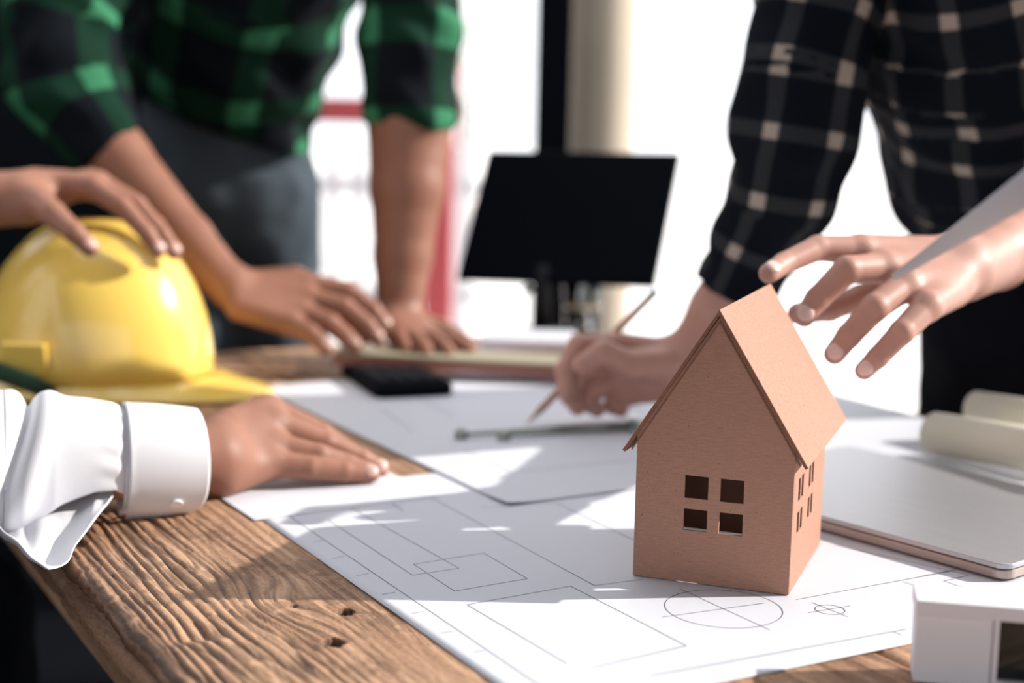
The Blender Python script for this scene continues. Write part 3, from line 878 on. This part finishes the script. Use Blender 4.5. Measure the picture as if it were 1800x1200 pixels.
o = bobj('headband', bm, GREENSTRAP, HAT, True); md = o.modifiers.new('t', 'SOLIDIFY'); md.thickness = .002

# ================================================================== PERSON WITH THE BLACK CHECKED SHIRT (right)
main_hand = dict(h=.0014,
    forearm=[(*(0.667, 1.74, 1.0172), .048), (*(0.5768, 1.62, 0.9974), .0440), (*(0.4768, 1.475, 0.9751), .0345), (*(0.4268, 1.405, 0.9649), .0296)],
    carpal=((0.414, 1.41, 0.9776), (0.4037, 1.365, 0.9522)), palm=.0165,
    fingers=[
        [(*(0.316, 1.358, 0.9856), 0.0137), (*(0.2735, 1.343, 0.9881), 0.0114), (*(0.2394, 1.318, 0.9759), 0.0097), (*(0.2223, 1.295, 0.9693), 0.0088)],
        [(*(0.3355, 1.343, 0.9719), 0.0139), (*(0.2956, 1.318, 0.9715), 0.0125), (*(0.2703, 1.316, 0.9453), 0.0108), (*(0.2589, 1.313, 0.9297), 0.0095)],
        [(*(0.3496, 1.323, 0.9589), 0.0137), (*(0.3161, 1.293, 0.9416), 0.0123), (*(0.2946, 1.293, 0.916), 0.0105), (*(0.283, 1.293, 0.8997), 0.0093)],
        [(*(0.3644, 1.303, 0.9424), 0.0128), (*(0.3377, 1.28, 0.9224), 0.0108), (*(0.3179, 1.28, 0.8995), 0.0093), (*(0.3067, 1.28, 0.8877), 0.0083)]],
    thumb=[(*(0.4044, 1.405, 0.9628), .0171), (*(0.3675, 1.395, 0.9512), .0150), (*(0.3232, 1.385, 0.9386), .0118), (*(0.294, 1.375, 0.9291), .0108), (*(0.2623, 1.36, 0.9261), .0098)])
pencil_hand = dict(h=.002,
    forearm=[(*(0.2819, 1.66, 0.9833), .040), (*(0.2343, 1.69, 0.8859), .032), (*(0.1993, 1.715, 0.8184), .0255)],
    carpal=((0.1844, 1.715, 0.8282), (0.184, 1.7, 0.7972)), palm=.0175,
    fingers=[
        [(*(0.1194, 1.7, 0.8405), 0.0150), (*(0.0768, 1.685, 0.8432), 0.0130), (*(0.0603, 1.675, 0.8155), 0.0110), (*(0.0633, 1.668, 0.7906), 0.0096)],
        [(*(0.1242, 1.705, 0.8238), 0.0150), (*(0.0806, 1.695, 0.8126), 0.0130), (*(0.0667, 1.688, 0.7836), 0.0110), (*(0.0768, 1.684, 0.7706), 0.0096)],
        [(*(0.1305, 1.71, 0.803), 0.0146), (*(0.0967, 1.7, 0.7887), 0.0126), (*(0.0856, 1.695, 0.7753), 0.0108), (*(0.1, 1.69, 0.7679), 0.0096)],
        [(*(0.1395, 1.715, 0.7834), 0.0138), (*(0.1205, 1.705, 0.7748), 0.0114), (*(0.117, 1.7, 0.7703), 0.0098), (*(0.1284, 1.7, 0.7659), 0.0090)]],
    thumb=[(*(0.1736, 1.69, 0.822), 0.0192), (*(0.1326, 1.668, 0.8248), 0.0162), (*(0.1024, 1.655, 0.8406), 0.0134), (*(0.0784, 1.652, 0.8263), 0.0110)])
cx, cy = (0.6444, 1.9, 0.9223)[:2]
torsoB = [(cx, cy),
    [(*(0.6522, 1.9, 0.9152), .08), (*(0.6066, 1.84, 1.0257), .09), (*(0.5381, 1.74, 1.2102), .10), (*(0.4879, 1.65, 1.353), .09), (*(0.4623, 1.58, 1.4148), .06), (*(0.4416, 1.52, 1.4506), .055)],
    [(*(0.3452, 1.66, 1.3338), .05), (*(0.4767, 1.62, 1.3828), .06), (*(0.6725, 1.7, 1.352), .05)],
    [(*(0.3452, 1.66, 1.3338), .045), (*(0.3042, 1.63, 1.1209), .042), (*(0.2819, 1.66, 0.9833), .038)],
    [(*(0.6725, 1.7, 1.352), .045), (*(0.7149, 1.74, 1.1947), .042), (*(0.667, 1.74, 1.0172), .040)],
    [(*(0.4416, 1.52, 1.4506), .06), (*(0.4231, 1.48, 1.5025), .085), (*(0.4211, 1.48, 1.5329), .088)]]
root, body = person('person in a black checked shirt leaning over the cardboard house and holding a pencil', SKIN_FAIR, [main_hand, pencil_hand], torsoB)
nails(main_hand, body, root, NAIL_F, (-.10, -.88, .45))
PB = root
tor = [(*(0.6725, 1.9, 0.8863), .132), (*(0.6498, 1.88, 0.9748), .140), (*(0.5964, 1.8, 1.0815), .154), (*(0.558, 1.74, 1.2042), .172), (*(0.5094, 1.68, 1.3098), .15), (*(0.4805, 1.63, 1.3731), .10)]
armR = [(*(0.3603, 1.67, 1.3235), .085), (*(0.3243, 1.645, 1.2304), .066), (*(0.307, 1.63, 1.1512), .067), (*(0.2981, 1.63, 1.0843), .0665), (*(0.2905, 1.64, 1.0223), .060), (*(0.2722, 1.655, 0.9708), .052), (*(0.2541, 1.668, 0.9233), .048), (*(0.2468, 1.675, 0.8913), .046)]
armL = [(*(0.6542, 1.7, 1.3456), .085), (*(0.7149, 1.74, 1.1947), .06), (*(0.683, 1.75, 1.0315), .055)]
ftor = cut(chain(tor), (0.6425, 1.88, 0.9567), (-.05, .1, -1))
far = cut(chain(armR), (0.2438, 1.672, 0.9078), (-.42, .1, -1))
shift(cloth('shirt', None, PLAID_B, root, .0055, .02, (3, .0045, .075), [ftor, far, chain(armL)]), root)
tr = [chain([(*(0.6604, 1.9, 0.9227), .134), (*(0.6814, 1.95, 0.7436), .122), (*(0.6806, 1.96, 0.6952), .115)]),
      chain([(cx - .005, cy + .04, .90, .095), (cx + .0, cy + .12, .5, .075), (cx + .0, cy + .16, .06, .06)]),
      chain([(cx + .17, cy + .04, .90, .098), (cx + .19, cy + .12, .5, .075), (cx + .19, cy + .16, .06, .06)])]
shift(cloth('trousers', None, TROUSER_BLACK, root, .009, .03, (5, .003, .08), tr), root)
for sx in (.0, .19):
    bm = bmesh.new(); tube(bm, [(cx + sx, cy + .17, .055), (cx + sx, cy + .09, .045), (cx + sx, cy - .06, .035)], [.05, .045, .032], 16)
    shift(bobj('shoe', bm, SHOE, root, True), root)
shift(cloth('hair', None, HAIR, root, .01, .01, (9, .002, .03), [chain([(*(0.4364, 1.53, 1.5318), .085), (*(0.4282, 1.51, 1.5622), .088)])]), root)

# pencil held by the second hand
pt, pe = Vector((0.0183, 1.676, 0.751)), Vector((0.1656, 1.72, 0.9031))
PN = thing('pencil', 'slim brown pencil held by the hand in the checked sleeve', 'pencil', pt)
d = (pe - pt); Ld = d.length; PN.rotation_euler = d.to_track_quat('Z', 'Y').to_euler()
bm = bmesh.new(); lathe(bm, [(.0042, .022), (.0042, Ld - .012)], 6); bobj('barrel', bm, PENCIL, PN)
bm = bmesh.new(); lathe(bm, [(.0006, 0), (.0011, .004), (.0040, .0215)], 12); bobj('tip', bm, mat('pencil_point', (.45, .30, .2), .6), PN, True)
bm = bmesh.new(); lathe(bm, [(.0044, Ld - .0115), (.0046, Ld - .006), (.0040, Ld)], 14); bobj('ferrule', bm, STEEL, PN, True)

# rolled sheet that crosses in front of the main hand
ca_, cb_ = Vector((0.2473, 0.965, 1.0018)), Vector((0.3332, 0.84, 1.0994))
bm = bmesh.new(); K = 40; A_, B_ = [], []
ax = (cb_ - ca_).normalized(); s1 = ax.cross(Vector((0, 1, 0))).normalized(); s2 = ax.cross(s1)
for k in range(K + 1):
    a = 2 * math.pi * (k / K) * 1.12
    A_.append(bm.verts.new(s1 * math.cos(a) * .0022 + s2 * math.sin(a) * .0010))
    rr = .0150
    B_.append(bm.verts.new((cb_ - ca_) + (s1 * math.cos(a) + s2 * math.sin(a) * .14) * rr))
for k in range(K): bm.faces.new((A_[k], A_[k + 1], B_[k + 1], B_[k]))
o = bobj('folded_sheet', bm, PAPER, None, True); o.location = ca_
md = o.modifiers.new('t', 'SOLIDIFY'); md.thickness = .0004
tag(o, 'white paper folded to a narrow wedge in front of the hand above the cardboard house', 'paper')

# ================================================================== PERSON IN GREEN CHECKED SHIRT (back)
hgL = dict(h=.0022,
    forearm=[(*(-0.6216, 2.12, 1.1296), .046), (*(-0.5491, 2.08, 1.0293), .043), (*(-0.4448, 2.03, 0.9251), .034), (*(-0.3833, 1.99, 0.8685), .029)],
    carpal=((-0.366, 2, 0.8677), (-0.3626, 1.96, 0.842)), palm=.016,
    fingers=[
        [(*(-0.2844, 2.02, 0.8672), 0.0171), (*(-0.2262, 2.02, 0.8591), 0.0142), (*(-0.1902, 2.01, 0.8354), 0.0125), (*(-0.1734, 2.005, 0.8153), 0.0108)],
        [(*(-0.277, 1.995, 0.8509), 0.0171), (*(-0.226, 1.985, 0.8417), 0.0142), (*(-0.1949, 1.98, 0.8184), 0.0125), (*(-0.1813, 1.975, 0.8025), 0.0108)],
        [(*(-0.2819, 1.975, 0.8341), 0.0165), (*(-0.242, 1.96, 0.8232), 0.0137), (*(-0.2202, 1.955, 0.8061), 0.0120), (*(-0.209, 1.95, 0.7949), 0.0105)],
        [(*(-0.2941, 1.955, 0.8228), 0.0154), (*(-0.2656, 1.94, 0.8127), 0.0125), (*(-0.2523, 1.935, 0.8024), 0.0108), (*(-0.2441, 1.93, 0.7943), 0.0097)]],
    thumb=[(*(-0.3616, 2.04, 0.8633), 0.0205), (*(-0.3019, 2.06, 0.8703), 0.0171), (*(-0.2397, 2.07, 0.8305), 0.0142), (*(-0.2066, 2.06, 0.7925), 0.0120)])
hgR = dict(h=.0022,
    forearm=[(*(-0.1603, 2.22, 1.1904), .060), (*(-0.1561, 2.2, 1.0836), .060), (*(-0.157, 2.18, 0.9935), .054), (*(-0.1612, 2.16, 0.8957), .042), (*(-0.1638, 2.14, 0.8191), .034)],
    carpal=((-0.1465, 2.13, 0.8001), (-0.1768, 2.1, 0.8036)), palm=.016,
    fingers=[
        [(*(-0.1108, 2.08, 0.7916), 0.0140), (*(-0.0854, 2.05, 0.791), 0.0119), (*(-0.0688, 2.03, 0.7872), 0.0106), (*(-0.0587, 2.01, 0.785), 0.0095)],
        [(*(-0.1232, 2.06, 0.7903), 0.0140), (*(-0.1057, 2.03, 0.7927), 0.0121), (*(-0.0925, 2, 0.7897), 0.0106), (*(-0.0855, 1.985, 0.7852), 0.0095)],
        [(*(-0.1407, 2.05, 0.7906), 0.0140), (*(-0.1285, 2.02, 0.7922), 0.0121), (*(-0.1189, 1.99, 0.7899), 0.0106), (*(-0.1141, 1.975, 0.7854), 0.0095)],
        [(*(-0.1582, 2.05, 0.7918), 0.0135), (*(-0.1519, 2.02, 0.7917), 0.0108), (*(-0.1449, 2, 0.7878), 0.0097), (*(-0.1407, 1.985, 0.784), 0.0086)]],
    thumb=[(*(-0.1358, 2.13, 0.8003), 0.0184), (*(-0.1024, 2.12, 0.7958), 0.0151), (*(-0.0746, 2.1, 0.7853), 0.0119), (*(-0.0577, 2.08, 0.7798), 0.0103)])
gx, gy = (-0.4834, 2.62, 0.9659)[:2]
torsoG = [(gx, gy),
    [(*(-0.5083, 2.62, 0.9653), .08), (*(-0.4868, 2.54, 1.1125), .09), (*(-0.4307, 2.42, 1.3259), .10), (*(-0.4114, 2.34, 1.4613), .09), (*(-0.4039, 2.3, 1.5364), .06), (*(-0.3967, 2.26, 1.5684), .055)],
    [(*(-0.5872, 2.32, 1.4628), .05), (*(-0.4112, 2.34, 1.4862), .06), (*(-0.2095, 2.3, 1.4509), .05)],
    [(*(-0.5872, 2.32, 1.4628), .05), (*(-0.6258, 2.2, 1.2525), .046), (*(-0.6216, 2.12, 1.1296), .046)],
    [(*(-0.2095, 2.3, 1.4509), .05), (*(-0.1653, 2.22, 1.1903), .050)],
    [(*(-0.3967, 2.26, 1.5684), .06), (*(-0.3894, 2.22, 1.6066), .085), (*(-0.3892, 2.22, 1.6451), .088)]]
root, body = person('person in a green checked shirt leaning on both hands at the far table end', SKIN_BROWN, [hgL, hgR], torsoG)
nails(hgL, body, root, NAIL_B, (.3, -.5, .8), thumb=False, sz=1.15)
tor = [(*(-0.5101, 2.58, 0.9964), .145), (*(-0.4956, 2.56, 1.103), .150), (*(-0.4691, 2.5, 1.2051), .165), (*(-0.4297, 2.44, 1.3278), .175), (*(-0.4106, 2.36, 1.456), .15)]
aL = [(*(-0.5856, 2.33, 1.4561), .085), (*(-0.6278, 2.24, 1.3044), .082), (*(-0.6549, 2.17, 1.202), .085), (*(-0.6395, 2.14, 1.1296), .080), (*(-0.5973, 2.115, 1.0788), .066), (*(-0.5479, 2.09, 1.0212), .056)]
aR = [(*(-0.201, 2.3, 1.451), .085), (*(-0.1588, 2.25, 1.315), .075), (*(-0.1572, 2.22, 1.215), .072), (*(-0.1591, 2.21, 1.141), .070), (*(-0.1592, 2.2, 1.0671), .068)]
f1 = cut(chain(aL), (-0.5581, 2.1, 1.0427), (.55, -.1, -.8)); f2 = cut(chain(aR), (-0.1594, 2.2, 1.0819), (0, 0, -1))
f3 = cut(chain(tor), (-0.4217, 2.55, 1.0473), (-.35, 0, -1))
shift(cloth('shirt', None, PLAID_G, root, .0065, .02, (13, .006, .085), [f3, f1, f2]), root)
tr = [chain([(*(-0.5105, 2.6, 1.0592), .138), (*(-0.5093, 2.6, 0.9663), .145)]),
      chain([(*(-0.4348, 2.58, 0.9688), .100), (*(-0.4324, 2.64, 0.8148), .088), (gx + .08, gy + .05, .5, .085), (gx + .08, gy + .10, .06, .06)]),
      chain([(*(-0.5929, 2.62, 0.9636), .11), (gx - .09, gy + .02, .72, .11), (gx - .10, gy + .06, .5, .09), (gx - .10, gy + .10, .06, .06)])]
shift(cloth('trousers', None, TROUSER_GREY, root, .009, .03, (6, .004, .09), tr), root)
for sx in (-.10, .08):
    bm = bmesh.new(); tube(bm, [(gx + sx, gy + .12, .055), (gx + sx, gy + .04, .045), (gx + sx, gy - .11, .035)], [.05, .045, .032], 16)
    shift(bobj('shoe', bm, SHOE, root, True), root)
shift(cloth('hair', None, HAIR, root, .01, .01, (9, .002, .03), [chain([(*(-0.398, 2.27, 1.6416), .085), (*(-0.3943, 2.25, 1.6796), .088)])]), root)

# ================================================================== PERSON IN WHITE SHIRT (left)
hwR = dict(h=.0016,
    forearm=[(-.66, 1.150, .80, .040), (-.50, 1.205, .795, .036), (*(-0.3253, 1.3, 0.7878), .031), (*(-0.2713, 1.335, 0.7871), .0275)],
    carpal=((-0.2709, 1.36, 0.8004), (-0.2611, 1.335, 0.7687)), palm=.0165,
    fingers=[
        [(*(-0.2358, 1.42, 0.8124), .0150), (*(-0.184, 1.425, 0.7893), .0115), (*(-0.1567, 1.43, 0.7706), .0100), (*(-0.1417, 1.432, 0.7608), .0090)],
        [(*(-0.2281, 1.4, 0.8038), .0150), (*(-0.1782, 1.41, 0.7843), .0118), (*(-0.1445, 1.42, 0.7675), .0100), (*(-0.1265, 1.425, 0.7565), .0088)],
        [(*(-0.225, 1.38, 0.7861), .0145), (*(-0.1815, 1.385, 0.7776), .0112), (*(-0.1555, 1.395, 0.7675), .0098), (*(-0.1396, 1.4, 0.761), .0088)],
        [(*(-0.2242, 1.365, 0.7731), .0140), (*(-0.1875, 1.37, 0.7689), .0112), (*(-0.1565, 1.38, 0.7638), .0100), (*(-0.1321, 1.39, 0.7597), .0088)]],
    thumb=[(*(-0.2649, 1.37, 0.8065), .016), (*(-0.2458, 1.43, 0.8102), .014), (*(-0.2141, 1.46, 0.7829), .0120), (*(-0.1811, 1.47, 0.758), .0105)])
hwL = dict(h=.0022,
    forearm=[(-.86, 1.76, 1.02, .042), (*(-0.7041, 1.805, 0.9895), .036), (*(-0.6148, 1.785, 0.9891), .031), (*(-0.5909, 1.785, 0.993), .030)],
    carpal=((-0.5834, 1.82, 1.0071), (-0.5778, 1.775, 0.9823)), palm=.0165,
    fingers=[
        [(*(-0.508, 1.805, 1.0039), .0145), (*(-0.4688, 1.785, 0.984), .0120), (*(-0.4376, 1.775, 0.9528), .0105), (*(-0.4244, 1.775, 0.9327), .0095)],
        [(*(-0.5115, 1.835, 1.008), .0145), (*(-0.4619, 1.825, 0.9832), .0120), (*(-0.4276, 1.81, 0.9489), .0105), (*(-0.4122, 1.805, 0.9282), .0095)],
        [(*(-0.5283, 1.865, 1.0091), .0140), (*(-0.4826, 1.865, 0.9875), .0115), (*(-0.4476, 1.865, 0.9563), .0100), (*(-0.4301, 1.865, 0.9317), .0090)],
        [(*(-0.5476, 1.895, 1.0074), .0130), (*(-0.5109, 1.905, 0.9919), .0105), (*(-0.4812, 1.915, 0.9702), .0092), (*(-0.4633, 1.915, 0.9487), .0082)]],
    thumb=[(*(-0.5663, 1.765, 0.9912), .018), (*(-0.5357, 1.73, 0.9773), .0150), (*(-0.5052, 1.71, 0.9577), .0120), (*(-0.4873, 1.71, 0.9398), .0100)])
torsoW = [(-1.0, 1.45),
    [(-1.05, 1.45, .72, .12), (-1.02, 1.45, .95, .12), (-.98, 1.45, 1.20, .12), (-.97, 1.45, 1.32, .06), (-.95, 1.45, 1.42, .055)],
    [(-.97, 1.26, 1.26, .05), (-.97, 1.45, 1.30, .06), (-.97, 1.64, 1.26, .05)],
    [(-.97, 1.26, 1.26, .045), (-.88, 1.14, .95, .042), (-.66, 1.150, .80, .040)],
    [(-.97, 1.64, 1.26, .045), (-.98, 1.72, 1.05, .042), (-.86, 1.76, 1.02, .040)],
    [(-.95, 1.45, 1.42, .06), (-.91, 1.45, 1.52, .085), (-.91, 1.45, 1.57, .088)]]
root, body = person('person in a white shirt with one hand on the plans, one on the helmet', SKIN_WARM, [hwR, hwL], torsoW)
nails(hwR, body, root, NAIL, (.1, -.75, .65), which=(0, 1, 3), thumb=False)
nails(hwL, body, root, NAIL, (.35, -.6, .7), which=(0, 1), thumb=True, sz=1.1)
PW = root
tw = [(-1.05, 1.45, .72, .15), (-1.03, 1.45, .95, .155), (-.99, 1.45, 1.20, .15)]
sR = [(-.98, 1.26, 1.25, .07), (-.88, 1.14, .96, .062), (-.70, 1.135, .815, .060)]
sL = [(-.98, 1.64, 1.25, .07), (-.99, 1.72, 1.06, .062), (-.80, 1.76, 1.01, .055)]
shift(cloth('shirt', None, SHIRT_W, root, .007, .02, (23, .005, .08), [chain(tw), chain(sR), cut(chain(sL), (-.80, 1.76, 1.01), (1, 0, -.1))]), root)
tr = [chain([(-1.06, 1.45, .66, .14), (-1.0, 1.45, .62, .13)]),
      chain([(-.98, 1.34, .60, .10), (-.62, 1.30, .52, .082), (-.60, 1.30, .06, .06)]),
      chain([(-.98, 1.58, .60, .10), (-.62, 1.62, .52, .082), (-.60, 1.62, .06, .06)])]
shift(cloth('trousers', None, TROUSER_BLACK, root, .01, .03, (7, .003, .08), tr), root)
for sy in (1.30, 1.62):
    bm = bmesh.new(); tube(bm, [(-.64, sy, .055), (-.56, sy, .045), (-.42, sy, .035)], [.05, .045, .032], 16)
    shift(bobj('shoe', bm, SHOE, root, True), root)
shift(cloth('hair', None, HAIR, root, .01, .01, (9, .002, .03), [chain([(-.95, 1.45, 1.56, .088), (-.94, 1.45, 1.60, .09)])]), root)
ST = thing('stool', 'dark wooden stool under the person in the white shirt, outside the picture', 'stool', (-1.05, 1.45, 0))
bm = bmesh.new(); lathe(bm, [(.16, .44), (.17, .45), (.17, .475), (.16, .48)], 32); bobj('seat', bm, SHOE, ST, True)
for a in (45, 135, 225, 315):
    c, s = math.cos(math.radians(a)), math.sin(math.radians(a)); tubeobj('leg', [(.17 * c, .17 * s, 0), (.11 * c, .11 * s, .44)], .014, SHOE, ST)

# near sleeve with its turned-open cuff: a lofted, creased tube
ring0 = Vector((-.72, 1.128, .810)); ring1 = Vector((-0.2794, 1.295, 0.792))
axd = (ring1 - ring0).normalized(); sid = Vector((axd.y, -axd.x, 0)).normalized(); upv = sid.cross(axd) * -1
if upv.z < 0: upv = -upv
def lerpn(x, xs, ys): return float(np.interp(x, xs, ys))
def sleeve_pt(s, a, rad=0):
    """s 0..1 along, a angle: 0 = towards the camera side, 90 deg = up"""
    p = ring0.lerp(ring1, s); sa, ca2 = math.sin(a), math.cos(a)
    rv = lerpn(s, (0, .4, .66, .74, .80, .88, 1), (.060, .062, .058, .0595, .0560, .0475, .0425))
    rs = lerpn(s, (0, .4, .66, .74, .80, .88, 1), (.056, .056, .050, .052, .048, .044, .0430))
    loose = max(0, 1 - s / .86)
    fold = .010 * loose * math.sin(s * 30 + 1.7 * math.sin(a + .5)) + .006 * loose * math.sin(a * 3 + s * 14)
    # the deep crease where the sleeve doubles over behind the wrist
    cr_ = s - (.700 - .035 * (1 - sa))
    fold += -.0105 * math.exp(-(cr_ / .011) ** 2) + .0045 * math.exp(-((cr_ - .035) / .020) ** 2) + .003 * math.exp(-((cr_ + .03) / .018) ** 2)
    # gathers running into the cuff seam
    fold += .0009 * math.sin(a * 17) * math.exp(-((s - .84) / .02) ** 2)
    if rad == 0: fold -= .0028 * max(0, min(1, (s - .852) / .016))
    return p + sid * ca2 * (rs + rad + fold) + upv * sa * (rv + rad + fold)
def deg(a): a = math.degrees(a) % 360; return a - 360 if a > 180 else a
TOPS = ((.655, .668, .69, .75, .81, .845, .862), (-120, -64, -46, -26, -16, -16, -24))
bm = bmesh.new()
def loft_into(bm, s0, s1, M_, N_, start):
    R = []
    for i in range(M_ + 1):
        s = s0 + (s1 - s0) * i / M_; a0 = start(s)
        R.append([bm.verts.new(sleeve_pt(s, math.radians(a0 + (192 - a0) * k / N_))) for k in range(N_ + 1)])
    for A, B in zip(R, R[1:]):
        for k in range(N_): bm.faces.new((A[k], A[k + 1], B[k + 1], B[k]))
loft_into(bm, 0, .655, 110, 140, lambda s: -168)
loft_into(bm, .655, .862, 50, 120, lambda s: lerpn(s, *TOPS))
loft_into(bm, .862, .885, 6, 140, lambda s: -168)
bmesh.ops.remove_doubles(bm, verts=bm.verts, dist=1e-5)
o = shift(bobj('sleeve', bm, SHIRT_W, root, True), root)
md = o.modifiers.new('t', 'SOLIDIFY'); md.thickness = .0012; md.offset = 0
bm = bmesh.new(); R = []; NC = 110; MC = 30
for i in range(MC + 1):
    row = []
    for k in range(NC + 1):
        d_ = -84 + (214 + 84) * k / NC; a = math.radians(d_); t_ = i / MC
        lower = max(0, (-22 - d_) / 62)                        # rounded lower corner by the button
        front = 1.0 + .012 * math.cos(a) - .055 * (1 - math.sqrt(max(0, 1 - min(1, lower) ** 2)))
        back_ = .868 + .030 * (1 - math.sqrt(max(0, 1 - min(1, max(0, (-45 - d_) / 39)) ** 2)))
        s = back_ + (front - back_) * t_
        rad = .0016 + .0012 * (1 - (2 * t_ - 1) ** 2)
        row.append(bm.verts.new(sleeve_pt(s, a, rad)))
    R.append(row)
for i in range(MC):
    for k in range(NC): bm.faces.new((R[i][k], R[i][k + 1], R[i + 1][k + 1], R[i + 1][k]))
o = shift(bobj('cuff', bm, SHIRT_W, root, True), root)
md = o.modifiers.new('t', 'SOLIDIFY'); md.thickness = .0022; md.offset = 1
bp_ = sleeve_pt(.955, math.radians(-36), .0052)
bm = bmesh.new(); lathe(bm, [(.0052, 0), (.0056, .0008), (.0054, .0018), (.0040, .0015), (.0020, .0014)], 24)
o = bobj('cuff_button', bm, mat('pearl_button', (.9, .9, .9), .15, coat=.6), root, True)
nn_ = (sid * math.cos(math.radians(-38)) + upv * math.sin(math.radians(-38)))
o.matrix_parent_inverse = Matrix.Translation(-Vector(root.location)); o.location = bp_; o.rotation_euler = nn_.to_track_quat('Z', 'Y').to_euler()
# loose lower flap of the sleeve hanging open under the wrist
def bez(pts, t_):
    pts = [Vector(p) for p in pts]
    while len(pts) > 1: pts = [a.lerp(b, t_) for a, b in zip(pts, pts[1:])]
    return pts[0]
rim_s = (.650, .690, .735, .765, .80, .850)
rim_p = [(-0.4128, 1.17, 0.7646), (-0.3763, 1.115, 0.7653), (-0.3429, 1.075, 0.7585), (-0.3344, 1.095, 0.7591), (-0.3362, 1.15, 0.7662), (-0.3361, 1.228, 0.7759)]
bm = bmesh.new(); R = []
for i in range(61):
    s = .650 + .206 * i / 60; row = []
    c = Vector([float(np.interp(s, rim_s, [q[k] for q in rim_p])) for k in range(3)])
    if .66 < s < .84: c += Vector((.0008 * math.sin(s * 110), -.002 * math.cos(s * 70), .001 * math.sin(s * 140)))
    a = sleeve_pt(s, math.radians(-170)); low = lerpn(s, (.650, .70, .76, .85), (.050, .045, .030, .004))
    ctl = a.lerp(c, .62) + Vector((0, -.012 * math.sin(math.pi * i / 60), -low))
    for j in range(21):
        v = j / 20; p = a * (1 - v) ** 2 + ctl * 2 * v * (1 - v) + c * v * v
        p += Vector((.001 * math.sin(v * 9 + i * .2), .003 * math.sin(i * .17 + v * 3) * math.sin(math.pi * v), .0014 * math.sin(i * .21 + j * .3) * math.sin(math.pi * v)))
        row.append(bm.verts.new(p))
    R.append(row)
for A, B in zip(R, R[1:]):
    for j in range(20): bm.faces.new((A[j], A[j + 1], B[j + 1], B[j]))
o = shift(bobj('sleeve_flap', bm, SHIRT_W, root, True), root)
md = o.modifiers.new('t', 'SOLIDIFY'); md.thickness = .0012
